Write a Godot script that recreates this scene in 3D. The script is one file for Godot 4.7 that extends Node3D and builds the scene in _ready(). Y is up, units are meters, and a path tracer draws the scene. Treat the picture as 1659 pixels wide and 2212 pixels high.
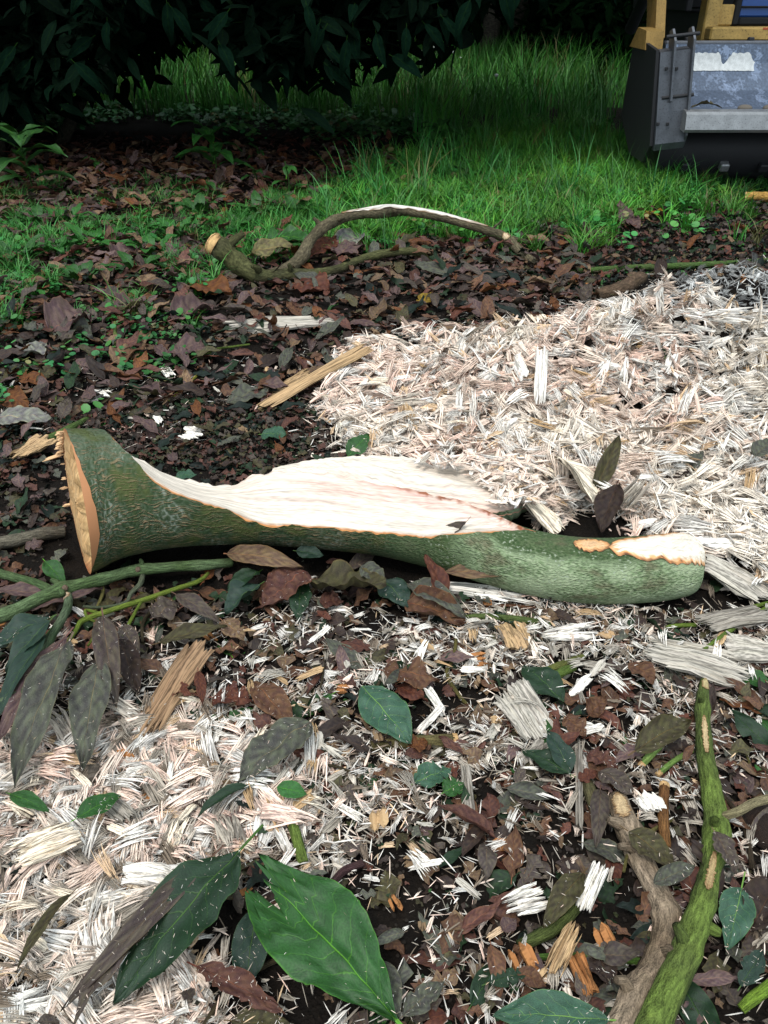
extends Node3D
# A fallen split log, wood chips and leaf litter on a forest floor, a mulching machine behind.

const PITCH := 33.0
const EYE := Vector3(0.0, 0.95, 0.0)
const FOCAL := 1736.07          # of a picture 1659 wide and 2212 high, used to find the places on the ground
var R := RandomNumberGenerator.new()
var NZ := FastNoiseLite.new()
var NF := FastNoiseLite.new()
var T := {}                     # textures
var MATS := {}
var singles: Array = []         # scattered individuals, labelled at the end
var used_names := {}

func _ready() -> void:
	R.seed = 20417
	NZ.seed = 7; NZ.frequency = 1.0; NZ.noise_type = FastNoiseLite.TYPE_SIMPLEX_SMOOTH; NZ.fractal_octaves = 3
	NF.seed = 31; NF.frequency = 1.0; NF.noise_type = FastNoiseLite.TYPE_SIMPLEX_SMOOTH; NF.fractal_octaves = 2
	view_and_light()
	mounds()
	textures()
	ground()
	woods()
	loader()
	log_thing()
	branches()
	hero_leaves()
	hero_wood()
	chips()
	litter()
	greens()
	label_singles()

func view_and_light() -> void:
	var cam := Camera3D.new()
	cam.name = "camera"
	cam.position = EYE
	cam.rotation_degrees = Vector3(-PITCH, 0, 0)
	cam.fov = 65.0
	cam.near = 0.02
	cam.far = 400.0
	add_child(cam)
	cam.current = true
	var env := Environment.new()
	env.background_mode = Environment.BG_SKY
	var sm := ProceduralSkyMaterial.new()
	sm.sky_top_color = Color(0.90, 0.96, 1.0)
	sm.sky_horizon_color = Color(0.80, 0.86, 0.90)
	sm.sky_curve = 0.25
	sm.ground_bottom_color = Color(0.10, 0.11, 0.08)
	sm.ground_horizon_color = Color(0.25, 0.28, 0.22)
	sm.sky_energy_multiplier = 1.1
	var sky := Sky.new()
	sky.sky_material = sm
	env.sky = sky
	env.tonemap_mode = Environment.TONE_MAPPER_LINEAR
	env.tonemap_exposure = 1.68
	env.sdfgi_enabled = true
	env.ssao_enabled = true
	env.ssil_enabled = true
	var we := WorldEnvironment.new()
	we.name = "world_environment"
	we.environment = env
	add_child(we)
	var sun := DirectionalLight3D.new()
	sun.name = "sun"
	sun.light_energy = 0.5
	sun.light_color = Color(1.0, 0.99, 0.97)
	sun.light_angular_distance = 16.0
	sun.shadow_enabled = true
	sun.rotation_degrees = Vector3(-66, -28, 0)
	add_child(sun)

# ---------------------------------------------------------------- places
func ray(px: float, py: float) -> Vector3:
	var p := deg_to_rad(PITCH)
	var f := Vector3(0, -sin(p), -cos(p))
	var u := Vector3(0, cos(p), -sin(p))
	return (f * FOCAL + Vector3.RIGHT * (px - 829.5) + u * (1106.0 - py)).normalized()

func at_h(px: float, py: float, h: float) -> Vector3:
	var d := ray(px, py)
	return EYE + d * ((h - EYE.y) / d.y)

func proj(q: Vector3) -> Vector3:
	var p := deg_to_rad(PITCH)
	var f := Vector3(0, -sin(p), -cos(p))
	var u := Vector3(0, cos(p), -sin(p))
	var v := q - EYE
	var d := v.dot(f)
	return Vector3(829.5 + FOCAL * v.x / d, 1106.0 - FOCAL * v.dot(u) / d, d)

var humps: Array = []
func mounds() -> void:
	for m in [[1360, 850, 0.40, 0.24, 0.130], [1030, 900, 0.26, 0.17, 0.06], [1600, 900, 0.35, 0.25, 0.07], [1600, 660, 0.26, 0.18, 0.075], [1420, 1060, 0.30, 0.12, 0.03], [60, 1990, 0.16, 0.16, 0.035], [1750, 1000, 0.3, 0.3, 0.06], [1360, 745, 0.16, 0.12, 0.05]]:
		var q := at_h(m[0], m[1], 0.0)
		humps.append([q.x, q.z, m[2], m[3], m[4]])

func H(x: float, z: float) -> float:
	var h := NZ.get_noise_2d(x * 1.3, z * 1.3) * 0.022 + NF.get_noise_2d(x * 6.0, z * 6.0) * 0.008
	for m in humps:
		var dx: float = (x - m[0]) / m[2]
		var dz: float = (z - m[1]) / m[3]
		var e := dx * dx + dz * dz
		if e < 9.0:
			h += m[4] * exp(-e) * (1.0 + (0.95 * NF.get_noise_2d(x * 6.5, z * 6.5) + 0.45 * NF.get_noise_2d(x * 15.0, z * 15.0) if m[4] < 0.2 and m[2] < 1.0 else 0.0))
	return h

func gp(px: float, py: float, up := 0.0) -> Vector3:
	var q := at_h(px, py, up)
	for i in 5:
		q = at_h(px, py, H(q.x, q.z) + up)
	return q

func zone(px_pts: Array) -> PackedVector2Array:
	var out := PackedVector2Array()
	for p in px_pts:
		var q := at_h(p[0], maxf(p[1], -20.0), 0.0)
		out.append(Vector2(q.x, q.z))
	return out

func spot(poly: PackedVector2Array, ragged := 0.08) -> Vector2:
	var lo := poly[0]
	var hi := poly[0]
	for p in poly:
		lo = lo.min(p); hi = hi.max(p)
	for k in 300:
		var c := Vector2(R.randf_range(lo.x, hi.x), R.randf_range(lo.y, hi.y))
		var w := c + Vector2(NF.get_noise_2d(c.x * 3.0 + 40.0, c.y * 3.0), NF.get_noise_2d(c.x * 3.0, c.y * 3.0 + 70.0)) * ragged * 2.0
		w += Vector2(R.randfn(), R.randfn()) * ragged * 0.35
		if Geometry2D.is_point_in_polygon(w, poly):
			return c
	return poly[0]

# ---------------------------------------------------------------- naming
func numbered(s: String) -> String:
	if not used_names.has(s):
		used_names[s] = 0
		return s
	used_names[s] += 1
	return "%s_%03d" % [s, used_names[s]]

func tag(o: Node, label: String, category := "", group := "", kind := "") -> Node:
	o.set_meta("label", label)
	if category: o.set_meta("category", category)
	if group: o.set_meta("group", group)
	if kind: o.set_meta("kind", kind)
	return o

func thing(called: String, label: String, category: String, at := Vector3.ZERO, group := "") -> Node3D:
	var o := Node3D.new()
	o.name = numbered(called)
	add_child(o)
	o.position = at
	tag(o, label, category, group)
	return o

func part(called: String, m: Mesh, mat: Material, parent: Node, t := Transform3D.IDENTITY) -> MeshInstance3D:
	var o := MeshInstance3D.new()
	o.mesh = m
	o.material_override = mat
	o.transform = t
	if parent == self:
		o.name = numbered(called)
		add_child(o)
	else:
		var n := called
		var k := 0
		while parent.has_node(NodePath(n)):
			k += 1
			n = "%s_%03d" % [called, k]
		o.name = n
		parent.add_child(o)
	return o

func many(called: String, m: Mesh, mat: Material, xf: Array, cols: Array, parent: Node) -> void:
	if xf.is_empty(): return
	var mm := MultiMesh.new()
	mm.transform_format = MultiMesh.TRANSFORM_3D
	mm.use_colors = not cols.is_empty()
	mm.mesh = m
	mm.instance_count = xf.size()
	for i in xf.size():
		mm.set_instance_transform(i, xf[i])
		if not cols.is_empty(): mm.set_instance_color(i, cols[i])
	var o := MultiMeshInstance3D.new()
	o.multimesh = mm
	o.material_override = mat
	var n := called
	var k := 0
	while parent.has_node(NodePath(n)):
		k += 1
		n = "%s_%03d" % [called, k]
	o.name = n
	o.set_meta("kind", "stuff")
	parent.add_child(o)

# ---------------------------------------------------------------- meshes
func make(V: PackedVector3Array, UV: PackedVector2Array, C: PackedColorArray, I: PackedInt32Array, smooth := true) -> ArrayMesh:
	var a := []
	a.resize(Mesh.ARRAY_MAX)
	a[Mesh.ARRAY_VERTEX] = V
	if UV.size() == V.size(): a[Mesh.ARRAY_TEX_UV] = UV
	if C.size() == V.size(): a[Mesh.ARRAY_COLOR] = C
	a[Mesh.ARRAY_INDEX] = I
	if smooth:
		var N := PackedVector3Array()
		N.resize(V.size())
		for k in range(0, I.size(), 3):
			var n := (V[I[k + 2]] - V[I[k]]).cross(V[I[k + 1]] - V[I[k]])
			N[I[k]] += n; N[I[k + 1]] += n; N[I[k + 2]] += n
		for k in N.size():
			N[k] = N[k].normalized() if N[k].length_squared() > 1e-20 else Vector3.UP
		a[Mesh.ARRAY_NORMAL] = N
	var m := ArrayMesh.new()
	m.add_surface_from_arrays(Mesh.PRIMITIVE_TRIANGLES, a)
	return m

func grid_index(rows: int, cols: int, first := 0) -> PackedInt32Array:
	var I := PackedInt32Array()
	for i in rows - 1:
		for j in cols - 1:
			var a := first + i * cols + j
			I.append_array(PackedInt32Array([a, a + cols, a + 1, a + 1, a + cols, a + cols + 1]))
	return I

func spline(P: Array, n: int) -> Array:
	# Catmull-Rom through points that are arrays of numbers or vectors with equal spacing in parameter
	var out := []
	var last := P.size() - 1
	for k in n + 1:
		var f := float(k) / n * last
		var i := mini(int(f), last - 1)
		var t := f - i
		var a = P[maxi(i - 1, 0)]
		var b = P[i]
		var c = P[i + 1]
		var d = P[mini(i + 2, last)]
		out.append(0.5 * ((2.0 * b) + (c - a) * t + (2.0 * a - 5.0 * b + 4.0 * c - d) * t * t + (3.0 * b - a - 3.0 * c + d) * t * t * t))
	return out

func tube(P: Array, rad: Array, sides: int, tint: Callable, rough := 0.08, cap := true) -> ArrayMesh:
	var V := PackedVector3Array(); var UV := PackedVector2Array(); var C := PackedColorArray()
	var n := P.size()
	var side := Vector3.ZERO
	var run := 0.0
	var sd := R.randf() * 100.0
	for i in n:
		var t: Vector3 = (P[mini(i + 1, n - 1)] - P[maxi(i - 1, 0)]).normalized()
		if i == 0:
			side = t.cross(Vector3.UP if absf(t.y) < 0.9 else Vector3.RIGHT).normalized()
		else:
			run += (P[i] - P[i - 1]).length()
			side = (side - t * side.dot(t)).normalized()
		var up := side.cross(t).normalized()
		for j in sides + 1:
			var a := TAU * (j % sides) / sides - PI / 2
			var dirv := side * cos(a) + up * sin(a)
			var rr: float = rad[i] * (1.0 + rough * NF.get_noise_3d(run * 18.0 + sd, cos(a) * 1.3, sin(a) * 1.3) * 2.0)
			V.append(P[i] + dirv * rr)
			UV.append(Vector2(run * 5.0, float(j) / sides))
			C.append(tint.call(float(i) / (n - 1), dirv, V[V.size() - 1]))
	var I := PackedInt32Array()
	for i in n - 1:
		for j in sides:
			var a := i * (sides + 1) + j
			I.append_array(PackedInt32Array([a, a + 1, a + sides + 1, a + 1, a + sides + 2, a + sides + 1]))
	if cap:
		for e in [0, n - 1]:
			var c0 := V.size()
			V.append(P[e]); UV.append(Vector2(0.5, 0.5)); C.append(C[e * (sides + 1)])
			for j in sides:
				var a: int = e * (sides + 1) + j
				if e == 0: I.append_array(PackedInt32Array([c0, a + 1, a]))
				else: I.append_array(PackedInt32Array([c0, a, a + 1]))
	return make(V, UV, C, I)

func chamfered(s: Vector3, c := 0.01) -> ArrayMesh:
	var V := PackedVector3Array(); var I := PackedInt32Array()
	var h := s / 2
	c = minf(c, minf(h.x, minf(h.y, h.z)) * 0.9)
	var st := func(a: Vector3, b: Vector3, d: Vector3, e: Vector3):
		var k := V.size()
		var mid := (a + b + d + e) / 4
		V.append_array(PackedVector3Array([a, b, d, e]))
		if (d - a).cross(b - a).dot(mid) >= 0: I.append_array(PackedInt32Array([k, k + 1, k + 2, k, k + 2, k + 3]))
		else: I.append_array(PackedInt32Array([k, k + 2, k + 1, k, k + 3, k + 2]))
	for ax in 3:
		var u := (ax + 1) % 3
		var w := (ax + 2) % 3
		for sg in [-1.0, 1.0]:
			var q := []
			for k in [[-1, -1], [1, -1], [1, 1], [-1, 1]]:
				var p := Vector3.ZERO
				p[ax] = sg * h[ax]; p[u] = k[0] * (h[u] - c); p[w] = k[1] * (h[w] - c)
				q.append(p)
			st.call(q[0], q[1], q[2], q[3])
			for sg2 in [-1.0, 1.0]:   # edges between ax and u faces
				var e := []
				for k in [[0, -1], [0, 1], [1, 1], [1, -1]]:
					var p := Vector3.ZERO
					p[w] = k[1] * (h[w] - c)
					p[ax] = sg * (h[ax] if k[0] == 0 else h[ax] - c)
					p[u] = sg2 * (h[u] - c if k[0] == 0 else h[u])
					e.append(p)
				st.call(e[0], e[1], e[2], e[3])
	for sx in [-1.0, 1.0]:
		for sy in [-1.0, 1.0]:
			for sz in [-1.0, 1.0]:
				var a := Vector3(sx * h.x, sy * (h.y - c), sz * (h.z - c))
				var b := Vector3(sx * (h.x - c), sy * h.y, sz * (h.z - c))
				var d := Vector3(sx * (h.x - c), sy * (h.y - c), sz * h.z)
				st.call(a, b, d, d)
	return make(V, PackedVector2Array(), PackedColorArray(), I, false)

func extruded(poly: Array, x0: float, x1: float) -> ArrayMesh:
	# a polygon of (z, y) pushed along x
	var V := PackedVector3Array(); var I := PackedInt32Array()
	var pl := PackedVector2Array()
	for p in poly: pl.append(Vector2(p[0], p[1]))
	var tri := Geometry2D.triangulate_polygon(pl)
	for x in [x0, x1]:
		var k := V.size()
		for p in pl: V.append(Vector3(x, p.y, p.x))
		for t in range(0, tri.size(), 3):
			var a := V[k + tri[t]]; var b := V[k + tri[t + 1]]; var c := V[k + tri[t + 2]]
			var outw: float = (c - a).cross(b - a).x * (1.0 if x == x1 else -1.0) * signf(x1 - x0)
			if outw > 0: I.append_array(PackedInt32Array([k + tri[t], k + tri[t + 1], k + tri[t + 2]]))
			else: I.append_array(PackedInt32Array([k + tri[t], k + tri[t + 2], k + tri[t + 1]]))
	var cw := Geometry2D.is_polygon_clockwise(pl)
	for i in pl.size():
		var p := pl[i]; var q := pl[(i + 1) % pl.size()]
		var k := V.size()
		V.append_array(PackedVector3Array([Vector3(x0, p.y, p.x), Vector3(x0, q.y, q.x), Vector3(x1, q.y, q.x), Vector3(x1, p.y, p.x)]))
		if cw: I.append_array(PackedInt32Array([k, k + 1, k + 2, k, k + 2, k + 3]))
		else: I.append_array(PackedInt32Array([k, k + 2, k + 1, k, k + 3, k + 2]))
	return make(V, PackedVector2Array(), PackedColorArray(), I, false)

func leaf_mesh(o: Dictionary) -> ArrayMesh:
	var L: float = o.get("L", 1.0)
	var W: float = o.get("W", 0.4)
	var nu: int = o.get("nu", 14)
	var nv: int = o.get("nv", 6)
	var arch: float = o.get("arch", 0.0)
	var fold: float = o.get("fold", 0.15)
	var roll: float = o.get("roll", 0.0)
	var wave: float = o.get("wave", 0.05)
	var torn: float = o.get("torn", 0.0)
	var curl: float = o.get("curl", 0.0)
	var side: float = o.get("side", 0.0)
	var lobes: float = o.get("lobes", 0.0)
	var pet: float = o.get("pet", 0.12)
	var fat: float = o.get("fat", 0.85)
	var sd: float = o.get("seed", R.randf() * 500.0)
	var lump: float = o.get("lump", 0.11)
	var trunc: float = o.get("trunc", 1.0)
	var V := PackedVector3Array(); var UV := PackedVector2Array()
	var rows := 0
	var first := -2 if pet > 0 else 0
	for i in range(first, nu + 1):
		var t := float(i) / nu
		var hw := 0.0
		if i <= 0:
			t = pet * i / 2.0
			hw = 0.012 * W + 0.004 * L
		else:
			hw = W * 0.5 * pow(sin(PI * pow(minf(t * trunc, 0.9995), fat)), 0.8) * (1.0 - 0.25 * t * t)
			if lobes > 0: hw *= 1.0 - lobes * (0.5 + 0.5 * cos(t * 22.0 + sd))
		var tc := clampf(t, 0, 1)
		var cx := t * L
		var cy := arch * 4.0 * t * (1.0 - t) if t > 0 else arch * 4.0 * t * 0.5
		cy += curl * L * pow(maxf(0.0, t - 0.55), 2.0) * 3.0
		var cz := side * 4.0 * tc * (1.0 - tc)
		rows += 1
		for j in nv + 1:
			var v := 2.0 * j / nv - 1.0
			var s := v * hw
			if torn > 0 and i > 0:
				var k := NF.get_noise_2d(t * 4.5 + sd, 9.0 if v > 0 else -9.0)
				var k2 := NF.get_noise_2d(t * 14.0 + sd, 20.0 if v > 0 else -20.0)
				s *= 1.0 - clampf((k - 0.30 + torn * 0.5) * 2.2 + k2 * 0.5, 0.0, 0.8) * minf(torn * 2.0, 1.0)
			var y := cy + fold * absf(s)
			var z := s
			if absf(roll) > 0.01:
				var kk := roll / (W * 0.5)
				z = sin(s * kk) / kk
				y = cy + (1.0 - cos(s * kk)) / kk + fold * absf(s) * 0.3
			var e := v * v
			y += wave * W * e * sin(t * 11.0 + sd + (1.7 if v > 0 else 0.0)) * (1.0 if i > 0 else 0.0)
			y += (W * lump * NF.get_noise_2d(t * 3.0 + sd, v * 1.3) + W * lump * 0.5 * e * NF.get_noise_2d(t * 8.0 + sd, v * 2.0 + 30.0)) * (1.0 if i > 0 else 0.0)
			var cut := (1.0 + (NF.get_noise_2d(v * 2.2 + sd, 5.0) * 0.30 + NF.get_noise_2d(v * 9.0 + sd, 8.0) * 0.06) * tc * tc) if trunc < 1.0 else 1.0
			V.append(Vector3(cx * cut, y, cz + z))
			UV.append(Vector2(tc if i > 0 else 0.02, 0.5 + v * (0.5 if i > 0 else 0.01)))
	return make(V, UV, PackedColorArray(), grid_index(rows, nv + 1))

func bundle(n: int, L: float, W: float, th: float, fray: float, bend: float) -> ArrayMesh:
	# a torn chip: fibres side by side, pointed and frayed at both ends
	var V := PackedVector3Array(); var UV := PackedVector2Array(); var C := PackedColorArray(); var I := PackedInt32Array()
	for k in n:
		var off := ((k + 0.5) / n - 0.5) * W + R.randfn() * W * 0.04
		var x0 := -L / 2 + R.randf() * fray * L
		var x1 := L / 2 - R.randf() * fray * L
		var yaw := R.randfn() * 0.05 * (1.0 + fray) + off / W * fray * 0.5
		var lift := R.randfn() * th * 0.5
		var up := R.randfn() * 0.05 * L * fray
		var w := W / n * R.randf_range(0.55, 0.95)
		var sh := R.randf_range(0.80, 1.0)
		var f := V.size()
		for s in 4:
			var t: float = [0.0, 0.22, 0.75, 1.0][s]
			var ww: float = w * [0.12, 1.0, 0.95, 0.1][s]
			var hh: float = th * [0.2, 1.0, 0.9, 0.15][s] * 0.5
			var x := lerpf(x0, x1, t)
			var z := off + yaw * x
			var q := 2.0 * x / L
			var y := lift + bend * L * (1.0 - q * q) * 0.5 + up * (t - 0.5) * (t - 0.5) * 4.0
			for c in [[-1, -0.3], [-0.2, 1], [1, 0.4], [0.3, -1]]:
				V.append(Vector3(x, y + c[1] * hh, z + c[0] * ww))
				UV.append(Vector2(x / L * 0.5 + k * 0.37, k * 0.211 + c[0] * 0.008))
				C.append(Color(sh, sh * R.randf_range(0.97, 1.0), sh * R.randf_range(0.95, 1.0)))
		for s in 3:
			for j in 4:
				var a := f + s * 4 + j
				var b := f + s * 4 + (j + 1) % 4
				I.append_array(PackedInt32Array([a, b, a + 4, b, b + 4, a + 4]))
	return make(V, UV, C, I, false)

func slab(nc: int, L: float, W: float, th: float, fray: float, bend: float) -> ArrayMesh:
	# a flat torn piece: ridged along the fibres, both ends jagged and thin
	var V := PackedVector3Array(); var UV := PackedVector2Array(); var C := PackedColorArray(); var I := PackedInt32Array()
	var sd := R.randf() * 300.0
	var ts := [0.0, 0.10, 0.38, 0.68, 0.90, 1.0]
	var twist := R.randfn() * 0.25
	for f in 2:
		for j in nc + 1:
			var u := float(j) / nc
			var out := absf(2.0 * u - 1.0)
			var x0 := -L / 2 + fray * L * (0.45 * (0.5 + 0.5 * NF.get_noise_1d(u * 2.0 + sd)) + 0.75 * R.randf() * R.randf() + 0.14 * out * out)
			var x1 := L / 2 - fray * L * (0.45 * (0.5 + 0.5 * NF.get_noise_1d(u * 2.0 + sd + 60.0)) + 0.75 * R.randf() * R.randf() + 0.14 * out * out)
			var rid := R.randf_range(0.35, 1.25)
			var sh := R.randf_range(0.74, 1.0)
			if f == 1:
				x0 = V[j * 6].x; x1 = V[j * 6 + 5].x
			for s in 6:
				var t: float = ts[s]
				var x := lerpf(x0, x1, t)
				var q := 2.0 * x / L
				var z := (u - 0.5) * W * (1.0 + 0.10 * NF.get_noise_1d(t * 3.0 + sd)) + 0.04 * W * NF.get_noise_1d(t * 4.0 + j * 9.0)
				var y := bend * L * (1.0 - q * q) * 0.5 + twist * z * q
				var k := th * 0.5 * sin(PI * clampf(t, 0.05, 0.95)) ** 0.5
				if j == 0 or j == nc: k *= 0.15
				y += k * rid if f == 0 else -k
				y += th * 0.6 * NF.get_noise_2d(t * 2.5 + sd, u * 2.0)
				V.append(Vector3(x, y, z))
				UV.append(Vector2(x / L * 0.6 + sd, u * 0.03 * nc + sd * 0.37))
				var g := sh * (1.0 if s > 0 and s < 5 else 0.97)
				C.append(Color(g, g * R.randf_range(0.97, 1.0), g * R.randf_range(0.95, 1.0)))
	for f in 2:
		for j in nc:
			for s in 5:
				var a := f * (nc + 1) * 6 + j * 6 + s
				if f == 0: I.append_array(PackedInt32Array([a, a + 1, a + 6, a + 1, a + 7, a + 6]))
				else: I.append_array(PackedInt32Array([a, a + 6, a + 1, a + 1, a + 6, a + 7]))
	return make(V, UV, C, I, false)

# ---------------------------------------------------------------- textures and materials
func noise_image(w: int, h: int, freq: float, sd: int, oct := 4, kind := FastNoiseLite.TYPE_SIMPLEX_SMOOTH, ridged := false) -> Image:
	var n := FastNoiseLite.new()
	n.seed = sd; n.frequency = freq; n.noise_type = kind; n.fractal_octaves = oct
	if ridged: n.fractal_type = FastNoiseLite.FRACTAL_RIDGED
	var im := n.get_seamless_image(w, h)
	im.convert(Image.FORMAT_L8)
	return im

func from_bytes(w: int, h: int, b: PackedByteArray, fmt := Image.FORMAT_RGB8) -> ImageTexture:
	return ImageTexture.create_from_image(Image.create_from_data(w, h, false, fmt, b))

func textures() -> void:
	# soil: dark crumbs with paler specks
	var w := 512
	var a := noise_image(w, w, 0.012, 1, 5).get_data()
	var b := noise_image(w, w, 0.09, 2, 3).get_data()
	var c := noise_image(w, w, 0.25, 3, 2).get_data()
	var o := PackedByteArray(); o.resize(w * w * 3)
	var hh := PackedByteArray(); hh.resize(w * w)
	for i in w * w:
		var v := 0.35 * a[i] + 0.4 * b[i] + 0.25 * c[i]
		hh[i] = int(clampf(v, 0, 255))
		var k := 0.25 + 0.75 * v / 255.0
		var sp := 1.9 if c[i] > 222 and b[i] > 120 else 1.0
		o[i * 3] = int(clampf(88 * k * sp, 0, 255)); o[i * 3 + 1] = int(clampf(76 * k * sp, 0, 255)); o[i * 3 + 2] = int(clampf(66 * k * sp, 0, 255))
	T.soil = from_bytes(w, w, o)
	T.soil_h = from_bytes(w, w, hh, Image.FORMAT_L8)
	# fibres of torn wood, along u
	var f1 := noise_image(32, 512, 0.05, 5, 3)
	f1.resize(512, 512, Image.INTERPOLATE_CUBIC)
	var f2 := noise_image(128, 512, 0.12, 6, 3)
	f2.resize(512, 512, Image.INTERPOLATE_CUBIC)
	a = f1.get_data(); b = f2.get_data()
	for i in w * w:
		var v := 0.5 * a[i] + 0.5 * b[i]
		hh[i] = int(v)
		var k := clampf(0.62 + 0.5 * v / 255.0, 0, 1) * 255.0
		o[i * 3] = int(k); o[i * 3 + 1] = int(k * 0.985); o[i * 3 + 2] = int(k * 0.96)
	T.fibre = from_bytes(w, w, o)
	T.fibre_h = from_bytes(w, w, hh, Image.FORMAT_L8)
	for i in w * w:
		var v := 0.62 * a[i] + 0.38 * b[i]
		var k := smoothstep(75.0, 150.0, v) * 0.36 + 0.64
		o[i * 3] = int(k * 255); o[i * 3 + 1] = int(k * 252); o[i * 3 + 2] = int(k * 248)
	T.chip = from_bytes(w, w, o)
	# small bark, along u
	var r1 := noise_image(128, 256, 0.06, 8, 4)
	r1.resize(256, 256, Image.INTERPOLATE_CUBIC)
	a = r1.get_data()
	b = noise_image(256, 256, 0.03, 9, 4).get_data()
	c = noise_image(256, 256, 0.20, 10, 3).get_data()
	o.resize(256 * 256 * 3); hh.resize(256 * 256)
	for i in 256 * 256:
		var v := 0.40 * a[i] + 0.25 * b[i] + 0.35 * c[i]
		hh[i] = int(v)
		var k := clampf(0.28 + 1.0 * v / 255.0, 0, 1) * 255.0
		o[i * 3] = int(k); o[i * 3 + 1] = int(k); o[i * 3 + 2] = int(k * 0.97)
	T.bark = from_bytes(256, 256, o)
	T.bark_h = from_bytes(256, 256, hh, Image.FORMAT_L8)
	# leaf blades: a midrib, side veins, blotches
	for dry in 2:
		var lw := 512; var lh := 256
		var big := noise_image(lw, lh, 0.012, 20 + dry, 4).get_data()
		var fine := noise_image(lw, lh, 0.11, 25 + dry, 3).get_data()
		o = PackedByteArray(); o.resize(lw * lh * 3)
		hh = PackedByteArray(); hh.resize(lw * lh)
		for y in lh:
			var v := absf(2.0 * y / lh - 1.0)
			for x in lw:
				var i := y * lw + x
				var u := float(x) / lw
				var mid := clampf(1.6 - v / (0.022 * (1.15 - u)), 0, 1)
				var ph := fposmod((u - v * 0.13 - v * v * 0.10) * 7.5 + (0.4 if y < lh / 2 else 0.0) + (big[i] - 128) * 0.0012, 1.0)
				var lat := clampf(1.0 - absf(ph - 0.5) / 0.05, 0, 1) * (1.0 - v * 0.8) * 0.75
				var ve := maxf(mid, lat)
				hh[i] = int(clampf(150 - 90 * ve + (fine[i] - 128) * 0.25, 0, 255))
				var n := (big[i] - 128) / 128.0
				var g := (fine[i] - 128) / 128.0
				var edge := smoothstep(0.955, 0.99, v)
				var spot_ := smoothstep(0.35, 0.75, g) * smoothstep(0.1, 0.5, n)
				if dry == 0:
					var k := 0.60 + 0.09 * n + 0.09 * g - 0.20 * spot_
					var e2 := maxf(ve * 1.15, edge * 0.5)
					o[i * 3] = int(clampf((k + 0.55 * e2) * 215, 0, 255)); o[i * 3 + 1] = int(clampf((k + 0.40 * e2) * 245, 0, 255)); o[i * 3 + 2] = int(clampf((k + 0.02 * e2) * 235, 0, 255))
				else:
					var k := 0.68 + 0.13 * n + 0.10 * g - 0.20 * spot_ + 0.05 * sin(ph * TAU)
					var e2 := maxf(maxf(mid, lat * 0.55), edge * 0.6)
					o[i * 3] = int(clampf((k + 0.26 * e2) * 240, 0, 255)); o[i * 3 + 1] = int(clampf((k + 0.03 * n + 0.16 * e2) * 236, 0, 255)); o[i * 3 + 2] = int(clampf((k - 0.04 * n + 0.05 * e2) * 232, 0, 255))
		T["leaf%d" % dry] = from_bytes(lw, lh, o)
		T["leaf_h%d" % dry] = from_bytes(lw, lh, hh, Image.FORMAT_L8)
	# worn paint and steel
	a = noise_image(512, 512, 0.010, 41, 5).get_data()
	b = noise_image(512, 512, 0.06, 42, 4).get_data()
	o = PackedByteArray(); o.resize(512 * 512 * 3)
	for i in 512 * 512:
		var v := (a[i] + 0.5 * b[i]) / 382.0
		var p := smoothstep(0.60, 0.70, v) * 0.75
		var k := 0.24 + 0.16 * b[i] / 255.0
		o[i * 3] = int(lerpf(k * 0.88, 0.50, p) * 255); o[i * 3 + 1] = int(lerpf(k * 1.0, 0.55, p) * 255); o[i * 3 + 2] = int(lerpf(k * 1.2, 0.64, p) * 255)
	T.worn = from_bytes(512, 512, o)
	for i in 512 * 512:
		var k := 0.72 + 0.28 * (0.6 * a[i] + 0.4 * b[i]) / 255.0
		if b[i] < 60: k *= 0.7
		o[i * 3] = int(k * 255); o[i * 3 + 1] = int(k * 252); o[i * 3 + 2] = int(k * 246)
	T.grime = from_bytes(512, 512, o)

func srgb(c: Color) -> Color:
	return c.linear_to_srgb()

func mat(key: String, c: Color, rough := 0.8, spec := 0.4) -> StandardMaterial3D:
	if MATS.has(key): return MATS[key]
	var m := StandardMaterial3D.new()
	m.resource_name = key
	m.albedo_color = srgb(c)
	m.roughness = rough
	m.metallic_specular = spec
	MATS[key] = m
	return m

func tinted(key: String, rough := 0.8, spec := 0.3, tex: Texture2D = null, bump: Texture2D = null, deep := 0.1) -> StandardMaterial3D:
	if MATS.has(key): return MATS[key]
	var m := mat(key, Color.WHITE, rough, spec)
	m.vertex_color_use_as_albedo = true
	if tex: m.albedo_texture = tex
	if bump:
		m.heightmap_enabled = true
		m.heightmap_texture = bump
		m.heightmap_scale = deep
	return m

const LEAF := {
	"reddish brown": [1, Color(0.26, 0.115, 0.085)], "purplish brown": [1, Color(0.29, 0.185, 0.175)], "tan": [1, Color(0.42, 0.27, 0.16)], "straw": [1, Color(0.40, 0.35, 0.16)],
	"cinnamon brown": [1, Color(0.30, 0.15, 0.085)], "dark brown": [1, Color(0.095, 0.06, 0.047)], "greyish brown": [1, Color(0.21, 0.165, 0.135)],
	"olive": [1, Color(0.16, 0.14, 0.065)], "grey green": [1, Color(0.215, 0.225, 0.175)], "pale grey": [1, Color(0.5, 0.5, 0.45)], "yellow": [1, Color(0.55, 0.36, 0.04)],
	"orange brown": [1, Color(0.34, 0.13, 0.045)], "rusty": [1, Color(0.26, 0.09, 0.055)],
	"green": [0, Color(0.08, 0.24, 0.045)], "dark green": [0, Color(0.035, 0.088, 0.032)], "blue green": [0, Color(0.055, 0.105, 0.072)], "teal": [0, Color(0.14, 0.27, 0.17)],
	"bright green": [0, Color(0.10, 0.34, 0.06)], "black green": [0, Color(0.010, 0.028, 0.018)],
}

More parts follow.
